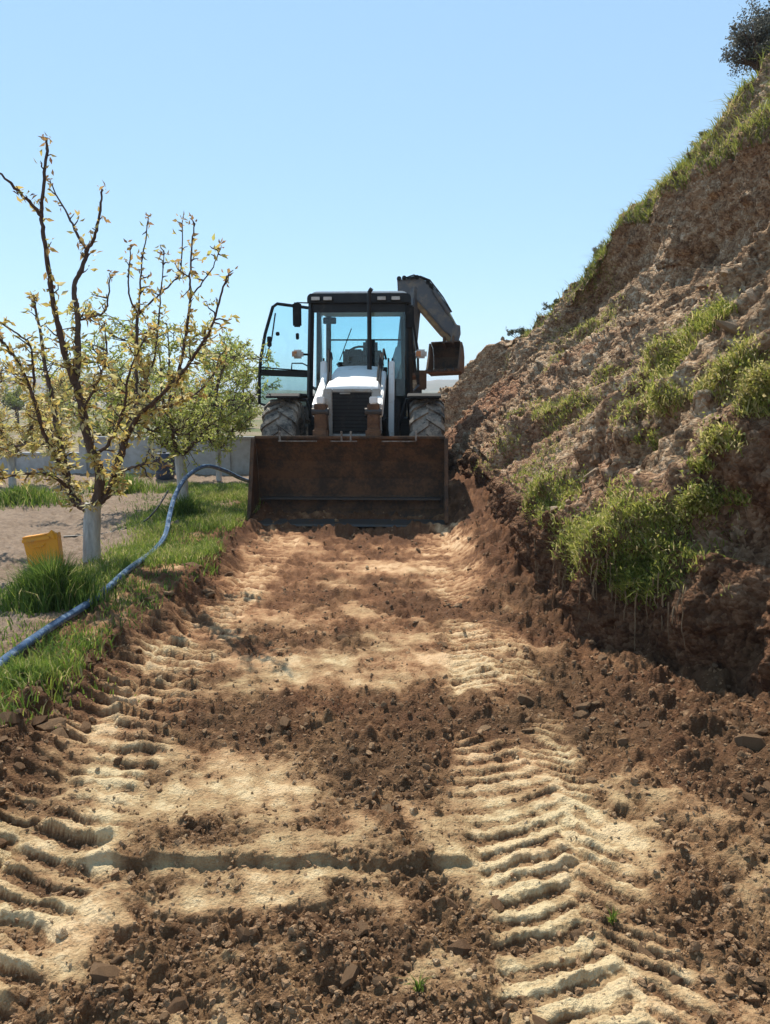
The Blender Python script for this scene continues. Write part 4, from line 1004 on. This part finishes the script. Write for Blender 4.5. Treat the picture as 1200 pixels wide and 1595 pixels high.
# near tree, limbs traced at their own depths
Y0 = 7.0
def T(pts): return [P(px, py, Y0+dy_) for px, py, dy_ in pts]
near_limbs = [
    (T([(147, 790, 0), (154, 765, -.02), (155, 738, -.06), (147, 712, -.10), (133, 672, -.14), (128, 636, -.18), (118, 596, -.22)]), .060, .044),
    (T([(118, 598, -.22), (104, 562, -.28), (93, 520, -.34), (82, 465, -.40), (74, 410, -.46), (67, 360, -.5), (65, 330, -.5), (67, 298, -.52), (72, 250, -.55), (73, 215, -.57)]), .040, .012),
    (T([(66, 338, -.5), (50, 318, -.6), (28, 297, -.7), (2, 272, -.85), (-30, 250, -1.0)]), .020, .008),
    (T([(118, 598, -.22), (122, 556, -.16), (121, 495, -.10), (115, 450, -.04), (124, 425, 0), (133, 404, .02), (135, 386, .02)]), .036, .024),
    (T([(135, 388, .02), (122, 368, .08), (106, 336, .16), (84, 295, .25), (78, 282, .27)]), .018, .007),
    (T([(135, 388, .02), (146, 374, -.04), (153, 345, -.1), (157, 316, -.14), (158, 293, -.16)]), .021, .010),
    (T([(136, 792, 0), (122, 785, .06), (111, 770, .14), (103, 740, .26), (98, 714, .34), (88, 660, .44), (80, 614, .5), (71, 576, .55), (64, 520, .62), (52, 468, .7)]), .056, .012),
    (T([(104, 742, .26), (88, 714, .12), (68, 674, -.05), (53, 622, -.2), (36, 580, -.32), (20, 552, -.45), (-8, 520, -.6)]), .034, .012),
    (T([(98, 716, .34), (66, 690, .5), (30, 694, .7), (-10, 698, .9)]), .022, .010),
    (T([(112, 768, .14), (90, 745, -.1), (60, 737, -.3), (20, 740, -.5), (-15, 746, -.7)]), .026, .010),
    (T([(53, 600, -.2), (49, 545, -.25), (30, 522, -.3), (10, 509, -.35), (-10, 492, -.4)]), .016, .007),
    (T([(152, 782, 0), (168, 768, .05), (178, 745, .12), (184, 722, .18), (192, 694, .25), (200, 668, .32), (212, 632, .4), (222, 602, .46)]), .054, .034),
    (T([(206, 650, .36), (211, 620, .42), (213, 583, .5), (213, 545, .56), (214, 500, .62), (216, 488, .64)]), .028, .018),
    (T([(216, 490, .64), (203, 466, .6), (200, 440, .56), (203, 400, .5), (204, 380, .5)]), .013, .006),
    (T([(216, 490, .64), (219, 440, .7), (222, 400, .74), (228, 366, .76), (231, 340, .78)]), .014, .006),
    (T([(217, 488, .64), (235, 470, .75), (256, 452, .85), (280, 425, .95), (284, 380, 1.0), (284, 342, 1.02)]), .014, .006),
    (T([(222, 602, .46), (240, 560, .5), (246, 510, .5), (250, 460, .52), (256, 395, .55)]), .016, .006),
    (T([(196, 684, .28), (214, 650, .1), (238, 628, -.05), (266, 600, -.2), (287, 578, -.32), (303, 552, -.42), (329, 512, -.6), (344, 462, -.75), (353, 430, -.82)]), .034, .008),
    (T([(275, 590, -.25), (284, 556, -.3), (290, 520, -.32), (297, 460, -.36), (296, 421, -.38), (300, 375, -.4), (303, 345, -.42)]), .020, .007),
    (T([(296, 462, -.36), (315, 440, -.4), (332, 415, -.45), (345, 385, -.5)]), .009, .005),
    (T([(148, 708, -.1), (168, 692, -.2), (186, 655, -.3), (196, 620, -.38), (205, 570, -.45), (236, 510, -.5)]), .022, .008),
    (T([(178, 742, .12), (196, 731, -.05), (222, 724, -.2), (245, 720, -.3), (258, 730, -.4)]), .020, .009),
    (T([(213, 636, .1), (250, 634, .2), (290, 622, .35), (320, 600, .5), (345, 565, .6)]), .018, .007),
    (T([(121, 500, -.1), (140, 494, .05), (160, 488, .15), (168, 470, .2), (172, 426, .25)]), .013, .008),
    (T([(128, 640, -.18), (150, 600, -.5), (165, 560, -.7), (162, 500, -.85)]), .016, .006),
    (T([(93, 700, .34), (70, 655, .8), (45, 610, 1.1), (20, 575, 1.3)]), .018, .007),
]
def near_den(p, t):
    # foliage thins out upwards
    return float(np.interp(p.z, [0.6, 1.0, 2.0, 2.6, 3.2, 4.2], [1.0, 1.0, 0.92, 0.55, 0.32, 0.24]))
tb = P(143, 930, Y0); tb.z = 0.10
orchard_tree('orchard_tree', 'nearest fruit tree with whitewashed trunk and bronze spring leaves beside the yellow box', tb,
             [tb, P(143, 870, Y0), P(143, 830, Y0), P(145, 784, Y0)], 0.078, near_limbs, M['leaf_bronze'], 0.044, 9, 0.068, 'whitewashed orchard trees', near_den, (0.04, 0.17))
def grown_tree(label, base, h, spread, mat, seed, leaf_n=10, tr=0.07, th=0.75, every=0.055, lsize=0.05, lean=(0, 0)):
    random.seed(seed)
    b = Vector(base); top = b + Vector((random.uniform(-.05, .05), 0, th)); limbs = []
    k = random.randint(5, 6)
    for i in range(k):
        a = 6.283*i/k + random.uniform(-.4, .4); out = spread*random.uniform(0.55, 1.0); hh = (h-th)*random.uniform(0.6, 1.0)
        dv = Vector((math.cos(a)*out + lean[0], math.sin(a)*out + lean[1], hh))
        pts = [top - Vector((0, 0, .05)), top + Vector((dv.x*.3, dv.y*.3, dv.z*.18)), top + Vector((dv.x*.6, dv.y*.6, dv.z*.45)), top + dv*0.82, top + dv]
        pts = [pts[0]] + [p + Vector((random.gauss(0, .05), random.gauss(0, .05), random.gauss(0, .04))) for p in pts[1:]]
        limbs.append((pts, tr*0.55, .008))
        for _ in range(5):
            j = random.randint(1, 3); s0 = pts[j]; a2 = a + random.uniform(-1.3, 1.3); l2 = spread*random.uniform(.3, .75)
            e_ = s0 + Vector((math.cos(a2)*l2, math.sin(a2)*l2, l2*random.uniform(.0, 1.0)))
            limbs.append((wander(s0, e_, 3, .05), tr*0.24, .005))
    return orchard_tree('orchard_tree', label, b, [b, b + Vector((0, 0, th*.5)), top], tr, limbs, mat, every, leaf_n, lsize, 'whitewashed orchard trees')
g2 = P(286, 800, 11.0); g2.z = HS
grown_tree('second fruit tree along the verge, behind the arched pipe, with yellow green leaves', g2, 2.75, 1.10, M['leaf_green'], 21, 13, 0.075, 0.72, .055, .064)
g3 = P(342, 770, 14.3); g3.z = HS
grown_tree('small leafy green fruit tree beside the bucket, farthest along the verge', g3, 2.5, 0.85, M['leaf_green'], 33, 24, 0.05, 0.6, .05, .062)
g4 = P(20, 760, 13.2); g4.z = HS
grown_tree('yellow leaved fruit tree far behind the yellow box at the picture edge', g4, 2.5, 1.2, M['leaf_bronze'], 47, 17, 0.06, 0.6, .05, .065)
g5 = P(170, 745, 19.0); g5.z = HS
grown_tree('small bare looking fruit tree standing behind the concrete wall', g5, 2.6, 1.2, M['leaf_green'], 59, 12, 0.06, 0.6, .06, .07)
random.seed(5)

# ---------------------------------------------------------------- verge grass
n = 190000
y_ = rng.uniform(2.6, 13.5, n); x_ = rng.uniform(-4.6, -1.55, n)
ex_ = edge_x(y_)
pat = fbm2(x_, y_, 1.1, 4, 601)
inner = sstep(-0.02, 0.12, ex_-x_+0.12*fbm2(x_, y_, 3, 3, 605))
width = interp(y_, [(2.5, 1.9), (4.5, 1.8), (6.0, 1.2), (7.5, 1.05), (9, 1.35), (11, 1.7), (13.5, 2.2)])
outer = sstep(width+0.25, width-0.25, ex_-x_ + 0.5*pat)
bare = sstep(0.45, 0.2, np.hypot((x_+2.62)/0.75, (y_-5.0)/0.6))          # trodden bare patch before the tree
nearbare = sstep(4.7, 4.1, y_)*0.35
keep = rng.random(n) < inner*outer*np.clip(0.55+1.5*pat, 0.10, 1)*(1-0.85*bare)*(1-nearbare)
x_, y_, pat = x_[keep], y_[keep], pat[keep]
zg = ground(x_, y_, False)[0]
hh = (0.04 + 0.075*rng.random(len(x_))**1.5)*(1+0.8*np.clip(pat, -.5, .6))
verge_o = blade_obj('verge_grass', np.stack([x_, y_, zg-0.005], 1), hh, 0.006+0.005*rng.random(len(x_)), M['grass'], None, 0.52+0.55*pat + np.where(rng.random(len(x_)) < 0.12, 0.5, 0))
tag(verge_o, 'short bright green grass on the verge beside the track', 'grass', kind='stuff')
def tuft(label, c, r, n_, h, shade, name='grass_clump', mat='grass', w=0.008):
    a = rng.uniform(0, 6.283, n_); rr = r*np.abs(rng.normal(size=n_))*0.62*(1+0.35*np.sin(a*3+c[0]*7))
    X_, Y_ = c[0]+rr*np.cos(a)*1.0, c[1]+rr*np.sin(a)*0.8
    Z_ = ground(X_, Y_, False)[0]
    o = blade_obj(name, np.stack([X_, Y_, Z_-0.01], 1), h*(0.30+0.75*rng.random(n_))*np.clip(1.15-0.55*(rr/r)**1.3, 0.2, 1.2), np.full(n_, w)*(0.6+0.7*rng.random(n_)), M[mat], None, shade + np.where(rng.random(n_) < 0.10, 0.6, 0), 0.36)
    return tag(o, label, 'grass clump', 'tall grass clumps')
c = G(84, 940, HS); tuft('big dark green grass clump in front of the yellow box and nearest trunk', c, 0.33, 3400, 0.40, 0.30)
c = G(60, 925, HS); tuft('light green grass clump under the yellow box', (c.x, c.y), 0.20, 1100, 0.22, 0.52)
c = G(290, 806, HS); tuft('deep green grass clump around the second whitewashed trunk', (c.x, c.y), 0.26, 1600, 0.36, 0.25)
c = G(38, 786, HS); tuft('low green weed patch before the concrete wall at the picture edge', (c.x, c.y), 0.75, 2200, 0.28, 0.5, w=0.014)
c = G(190, 765, HS); tuft('green weeds at the foot of the concrete wall beside the barrel', (c.x, c.y), 0.7, 1500, 0.35, 0.5, w=0.014)
c = G(40, 1080, 0.08); tuft('patchy green grass on the verge nearest the camera, below the pipe', (c.x, c.y), 0.36, 1300, 0.11, 0.5)
c = G(652, 1540); tuft('single thin green grass sprig on the track', (c.x, c.y), 0.015, 34, 0.10, 0.35, w=0.005)
c = G(955, 1435); tuft('tiny pale green sprig beside the tyre print', (c.x, c.y), 0.012, 26, 0.06, 0.5, w=0.005)

# ---------------------------------------------------------------- pipes
ppts = [(-90, 1130, 3.30), (-40, 1092, 3.62), (0, 1060, 4.02), (75, 1000, 4.72), (150, 940, 5.5), (200, 900, 6.35), (238, 866, 7.25), (257, 835, 8.0), (265, 800, 8.75), (274, 770, 9.35), (292, 742, 9.9), (320, 726, 10.4), (350, 733, 10.9), (375, 745, 11.35), (396, 751, 11.7)]
pp = [P(*a) for a in ppts]
for v in pp[:7]: v.z = max(v.z, ground_z(v.x, v.y) + 0.034)
pp += [Vector((-1.75, 12.3, 0.30)), Vector((-1.72, 13.2, 0.17)), Vector((-1.8, 14.5, 0.16))]
pp = [Vector((-2.9, 2.4, 0.16))] + pp
hose = MB().tube(smooth_path(pp, 10), 0.029, 14).build('water_pipe', M['pipe'], None, 0, True)
tag(hose, 'dark blue plastic water pipe arching up from the verge to the bucket', 'pipe')
dp = [P(262, 764, 9.6), P(246, 790, 9.3), P(225, 812, 9.0), P(200, 830, 8.7), P(170, 840, 8.5), P(140, 842, 8.4), P(100, 850, 8.3)]
dp = [Vector((v.x, v.y, max(v.z, ground_z(v.x, v.y)+0.012))) for v in dp]
tag(MB().tube(smooth_path(dp, 6), 0.011, 8).build('irrigation_tube', M['tube'], None, 0, True), 'thin black irrigation tube sagging behind the nearest trunk', 'tube')

# ---------------------------------------------------------------- yellow box
c = P(74, 880, 6.7); bx_ = empty('yellow_box', (c.x, 6.7, ground_z(c.x, 6.7)+0.0), rad(8)); bx_.scale = (.76, .76, .80); bx_.rotation_euler = (rad(-6), rad(-7), rad(16))
tag(bx_, 'yellow plastic box standing in the grass next to the nearest trunk', 'box')
bb = MB(); w0, w1, hgt, t_ = 0.168, 0.185, 0.36, 0.012
def ring_pts(w, d, z): return [(-w, -d, z), (w, -d, z), (w, d, z), (-w, d, z)]
vs = ring_pts(w0, w0*.8, 0) + ring_pts(w1, w1*.8, hgt) + ring_pts(w1-t_, w1*.8-t_, hgt) + ring_pts(w0-t_, w0*.8-t_, 0.02)
fs = [(3, 2, 1, 0)] + [(i, (i+1) % 4, 4+(i+1) % 4, 4+i) for i in range(4)] + [(4+i, 4+(i+1) % 4, 8+(i+1) % 4, 8+i) for i in range(4)] + [(8+i, 8+(i+1) % 4, 12+(i+1) % 4, 12+i) for i in range(4)] + [(12, 13, 14, 15)]
bb.add(vs, fs).build('box_body', M['yellow'], bx_, 0.012, True)
MB().prism([(-0.19, -0.15), (0.07, -0.155), (0.10, 0.02), (0.06, 0.15), (-0.19, 0.15)], 'z', hgt-0.004, hgt+0.014).build('lid', M['yellow'], bx_, 0.006)
MB().span((-0.195, -0.165, hgt-0.05), (0.10, -0.150, hgt-0.012)).build('rim', M['yellow'], bx_, 0.004)
MB().tube([(-0.10, -0.157, hgt-0.09), (-0.08, -0.185, hgt-0.11), (0.02, -0.185, hgt-0.11), (0.04, -0.157, hgt-0.09)], 0.008, 6).build('handle', M['yellow'], bx_, 0, True)
lf = MB().add([(0.07, -0.15, hgt), (0.14, -0.17, hgt+0.05), (0.19, -0.13, hgt-0.05), (0.12, -0.02, hgt+0.045), (0.19, 0.0, hgt-0.03), (0.10, 0.12, hgt+0.03), (0.19, 0.13, hgt-0.02), (0.15, -0.16, hgt-0.06)], [(0, 1, 3), (1, 2, 3), (2, 4, 3), (3, 4, 5), (4, 6, 5), (1, 7, 2), (0, 7, 1)]).build('torn_flap', M['yellow'], bx_)

# ---------------------------------------------------------------- concrete wall and barrel
WY = 15.6
wx0 = P(-420, 760, WY).x
wall = empty('concrete_wall', (-3.0, WY, HS)); tag(wall, 'low grey concrete wall of cast panels behind the orchard trees', 'wall')
x = wx0; i = 0
while x < -1.5:
    w_ = 1.45; top = 0.40 if x < P(185, 740, WY).x - 0.8 else 0.72
    MB().span((x+3.0+0.006, -0.06, -0.1), (x+3.0+w_-0.006, 0.06, top)).build('panel', M['concrete'], wall, 0.008)
    MB().span((x+3.0, -0.085, top), (x+3.0+w_, 0.085, top+0.05)).build('coping', M['concrete'], wall, 0.008)
    MB().span((x+3.0-0.07, -0.10, -0.1), (x+3.0+0.07, -0.062, top-0.01)).build('post', M['concrete'], wall, 0.008)
    x += w_; i += 1
c = P(258, 756, 14.4); bar = empty('barrel', (c.x, 14.4, ground_z(c.x, 14.4))); tag(bar, 'dark blue barrel standing before the grey concrete wall', 'barrel')
def lathe_z(prof, n=24):
    mb = MB(); m = len(prof)
    mb.add([(r*math.cos(2*math.pi*k/n), r*math.sin(2*math.pi*k/n), z) for k in range(n) for r, z in prof], [(k*m+i, ((k+1) % n)*m+i, ((k+1) % n)*m+i+1, k*m+i+1) for k in range(n) for i in range(m-1)])
    return mb
lathe_z([(0.0, 0), (0.15, 0), (0.17, 0.03), (0.185, 0.14), (0.17, 0.16), (0.185, 0.18), (0.19, 0.30), (0.175, 0.32), (0.19, 0.34), (0.175, 0.46), (0.15, 0.49), (0.0, 0.485)]).build('barrel_body', M['barrel'], bar, 0, True)
lathe_z([(0.0, 0.51), (0.03, 0.51), (0.035, 0.48)]).build('bung', M['black_plastic'], bar, 0, True)

# ---------------------------------------------------------------- growth on the hillside
def patch_points(px, py, rx, ry, n_):
    c_ = hill_at(px, py); dep = c_[1]*math.cos(PITCH) + (CAMH-c_[2])*math.sin(PITCH)
    rw, rh = rx*dep/1200, ry*dep/1200
    d = HP - c_
    q = (d[:, 0]/(rw*1.1))**2 + (d[:, 1]/(max(rw, rh)*1.6))**2 + (d[:, 2]/(rh*1.15))**2
    nz = fbm3(HP[:, 0], HP[:, 1], HP[:, 2], 2.2, 3, int(px))
    w_ = np.where(q + 3.4*nz < 0.9, np.clip(1.1-q, 0.15, 1), 0)*harea
    if w_.sum() <= 0: return np.zeros((0, 3)), np.zeros((0, 3))
    k = rng.choice(len(HP), n_, p=w_/w_.sum())
    jit = rng.normal(size=(n_, 3))*0.015
    return HP[k]+jit, HN[k]
GREEN = [  # px, py, rx, ry, blades, height, shade
    (870, 640, 62, 36, 2600, .17, .60), (800, 640, 26, 30, 700, .14, .5), (925, 500, 42, 32, 1500, .16, .62), (905, 450, 34, 24, 900, .16, .6), (940, 420, 26, 26, 700, .18, .55),
    (1060, 560, 62, 52, 2800, .17, .66), (1112, 495, 40, 24, 1500, .15, .55), (1030, 625, 60, 24, 1200, .13, .62), (1180, 590, 38, 46, 2200, .17, .75), (1120, 680, 30, 22, 900, .12, .72), (1175, 640, 30, 24, 700, .12, .68),
    (1050, 762, 56, 34, 3000, .14, .58), (960, 825, 125, 62, 4000, .15, .58), (1010, 880, 60, 40, 1500, .15, .42), (860, 775, 56, 40, 2400, .14, .50), (905, 840, 40, 40, 2200, .16, .55), (820, 740, 40, 30, 900, .11, .48), (940, 580, 30, 20, 500, .12, .58), (860, 560, 22, 30, 400, .12, .6), (790, 690, 26, 18, 400, .1, .5),
    (1090, 720, 24, 14, 400, .1, .6), (980, 900, 40, 24, 1400, .2, .3), (1140, 780, 30, 12, 300, .1, .5), (1000, 690, 30, 16, 300, .1, .5), (1090, 590, 60, 40, 1300, .12, .75), (970, 640, 40, 20, 500, .1, .62), (880, 520, 30, 40, 700, .12, .6), (1150, 560, 36, 30, 900, .13, .7), (850, 700, 50, 20, 500, .09, .55), (1010, 800, 50, 24, 1200, .12, .6), (760, 720, 40, 22, 400, .08, .55)]
gp, gh, gs = [], [], []
for px, py, rx, ry, nb, h_, sh_ in GREEN:
    p_, _ = patch_points(px, py, rx, ry, int(nb*1.05))
    gp.append(p_); gh.append(h_*0.50*(0.35+0.9*rng.random(len(p_))**1.5)); gs.append(np.full(len(p_), sh_))
gp = np.concatenate(gp); gh = np.concatenate(gh); gs = np.concatenate(gs)
n_ = len(gp); ln_ = rng.normal(size=(n_, 2))*0.75 + np.array([-0.25, -0.1])
V, F = blades(gp - np.array([0, 0, .01]), gh, 0.006+0.007*rng.random(n_), ln_)
hg = arr_mesh('hill_grass', V, F, M['hill_weed'], None, True, {'rnd': np.repeat(np.clip(gs+.08+rng.normal(size=n_)*.26, 0, 1), 5)})
tag(hg, 'scattered bright grass and weeds growing on the stony slope', 'grass', kind='stuff')
# small broad leaves mixed into the patches
k = rng.choice(len(gp), 9000); V, F = leaf_arrays(gp[k]+np.array([-.02, -.01, .03])+rng.normal(size=(9000, 3))*.04, rng.normal(size=(9000, 3))+np.array([0, 0, .5]), 0.012+0.02*rng.random(9000), width=.55)
lw = arr_mesh('hill_weeds', V, F, M['hill_weed'], None, True, {'rnd': np.repeat(np.clip(gs[k]+.12+rng.normal(size=9000)*.2, 0, 1), 4)})
tag(lw, 'low broad leaved weeds mixed into the grass of the slope', 'weeds', kind='stuff')
# the grassy band above the scarp and along the crest
cyy = HY.ravel(); tt = np.tile(np.concatenate([np.linspace(0, 0.12, 70, endpoint=False), np.linspace(0.12, 0.2, 36, endpoint=False), np.linspace(0.2, 0.9, 330, endpoint=False), np.linspace(0.9, 1.0, 22)]), HX.shape[0])
w_ = np.where((tt > 0.675) & (tt < 0.925) & (cyy > 7) & (cyy < 17.5), 1.0, 0)*harea*np.clip(0.75+1.8*fbm3(HP[:, 0], HP[:, 1], HP[:, 2], 1.2, 3, 777), 0.05, 1)*interp(cyy, [(9, 1), (14.5, 1), (15.5, .5), (17.5, .12)])
k = rng.choice(len(HP), 44000, p=w_/w_.sum()); n_ = len(k)
V, F = blades(HP[k] - np.array([0, 0, .02]), 0.06+0.17*rng.random(n_)**1.8, 0.010+0.010*rng.random(n_), rng.normal(size=(n_, 2))*.7+np.array([-.3, -.1]))
cg = arr_mesh('crest_grass', V, F, M['hill_grass'], None, True, {'rnd': np.repeat(np.clip(.55+.9*fbm3(HP[k, 0], HP[k, 1], HP[k, 2], 1.5, 3, 791)+rng.normal(size=n_)*.15, 0, 1), 5)})
tag(cg, 'long yellow green grass hanging over the scarp along the crest', 'grass', kind='stuff')
def bush(label, c_, r, n_, lsize, mat, group='bushes on the hill', clumps=9, name='bush'):
    b = empty(name, c_); tag(b, label, 'bush', group)
    st_ = MB(); pts = []; rr_ = []
    m_ = max(8, n_//(clumps*3))
    for i in range(clumps):
        d = Vector((random.gauss(0, 1), random.gauss(0, 1), abs(random.gauss(0.5, .8)))).normalized()
        e_ = Vector((d.x*r[0], d.y*r[1], d.z*r[2]))*random.uniform(.45, .9)
        st_.tube(wander((random.gauss(0, .03), random.gauss(0, .03), -0.15), e_, 3, .05*r[2]), [0.03*r[2]+.006, .02*r[2]+.004, .012*r[2]+.003, .004], 5, False)
        tone_ = random.random()*.6
        for _ in range(3):
            d2 = Vector((random.gauss(0, 1), random.gauss(0, 1), random.gauss(.3, .8))).normalized(); ln2 = 0.42*(r[0]+r[2])/2*random.uniform(.5, 1.1)
            s0_ = e_*random.uniform(.55, 1.0); f_ = s0_ + d2*ln2
            st_.tube([s0_, (s0_+f_)/2 + Vector((random.gauss(0, .02), random.gauss(0, .02), .02)), f_], [.006, .004, .003], 4, False)
            u_ = rng.random((m_, 1))**0.8
            pts.append(np.array(s0_)[None]*(1-u_) + np.array(f_)[None]*u_ + np.clip(rng.normal(size=(m_, 3)), -1.7, 1.7)*ln2*0.16); rr_.append(np.full(m_, tone_))
    st_.build('stem', M['bark'], b, 0, True)
    pts = np.concatenate(pts); rr_ = np.concatenate(rr_)
    V, F = leaf_arrays(pts, rng.normal(size=(len(pts), 3))+np.array([0, 0, .3]), lsize*(0.5+rng.random(len(pts))), width=.5)
    f = arr_mesh('foliage', V, F, M[mat], b, True, {'rnd': np.repeat(np.clip(rr_+.2+rng.normal(size=len(pts))*.2, 0, 1), 4)}); f['kind'] = 'stuff'
    return b
def crest_pt(px, py, y): 
    v = P(px, py, y); return (v.x, v.y, v.z)
bush('large grey green bush at the very top of the hill', crest_pt(1190, 92, 12.0), (0.62, 0.5, 0.85), 15000, 0.036, 'dark_bush', clumps=44)
bush('dark bush on the crest below the large grey green bush', crest_pt(1105, 228, 13.3), (0.36, 0.35, 0.34), 2600, 0.036, 'bush')
bush('brownish grey bush half way down the crest line', crest_pt(950, 398, 15.3), (0.36, 0.35, 0.36), 2600, 0.036, 'dark_bush')
bush('small dry bush low on the crest line', crest_pt(812, 522, 17.6), (0.35, 0.3, 0.20), 1200, 0.036, 'bush')
bush('smallest dry tuft on the crest line, above the dark bush', crest_pt(1000, 330, 14.6), (0.16, .2, .2), 300, 0.05, 'dark_bush', clumps=5)
bush('thin dry bush on the crest between the two lower bushes', crest_pt(868, 478, 16.7), (0.30, .25, .24), 1000, 0.036, 'bush', clumps=6)
# trees far behind the wall
for k_, (px, yy, hgt, lab) in enumerate(((25, 46, 3.6, 'round grey green tree in the far field behind the low left end of the wall'), (95, 60, 4.2, 'far olive green tree seen through the nearest tree crown'), (215, 38, 3.0, 'low far bush tree seen between the first and second trunks'),
        (318, 52, 3.8, 'far grey green tree seen behind the second fruit tree'), (372, 44, 3.2, 'far round tree just beside the open cab door'), (-40, 34, 3.2, 'far tree at the very edge of the field'), (150, 90, 5.5, 'distant dark tree on the field behind the wall, beyond the olive green one'))):
    v = P(px, 640, yy)
    t_ = bush(lab, (v.x, yy, 0.05 + hgt*0.35), (hgt*.42, hgt*.42, hgt*.5), 1500, 0.16, 'bush' if k_ % 2 else 'hill_grass', 'far trees behind the wall', 12, 'far_tree'); t_['category'] = 'tree'
    MB().tube([(0, 0, -hgt*.36), (0.05, 0, -hgt*.1), (0, 0, .1)], [.14, .11, .08], 8).build('trunk', M['bark'], t_, 0, True)
# roots hanging down the cut face
for k_ in range(48):
    px = random.uniform(838, 1080); py = 838 + (px-838)*0.30 + random.uniform(-10, 45)
    a = hill_at(px, py); ln_ = random.uniform(.10, .42)*(1 if random.random() < .6 else .5)
    pts = [Vector(a) + Vector((-0.03, -0.02, 0.01))]
    for q in range(5): pts.append(pts[-1] + Vector((random.gauss(-.002, .007), random.gauss(-.002, .009), -ln_/5)))
    w0_ = random.uniform(.003, .007)
    MB().tube(pts, [w0_, w0_*.9, w0_*.8, w0_*.6, w0_*.5, .0015], 5).build('root', M['root'], hill, 0, True)

# ---------------------------------------------------------------- haze: the air between the orchard and the far hills
hzm = bpy.data.materials.new('haze_air'); hzm.use_nodes = True; ht = hzm.node_tree
ht.nodes.remove(ht.nodes['Principled BSDF'])
pv = N(ht, 'ShaderNodeVolumePrincipled'); pv.inputs['Color'].default_value = (0.80, 0.88, 1.0, 1); pv.inputs['Density'].default_value = 0.0007; pv.inputs['Anisotropy'].default_value = 0.0
ht.links.new(pv.outputs[0], ht.nodes['Material Output'].inputs['Volume'])
hz_o = MB().span((-4000, -3000, -8), (4000, 4000, 60)).build('haze', hzm)
tag(hz_o, 'thin pale haze over the far fields', kind='stuff')
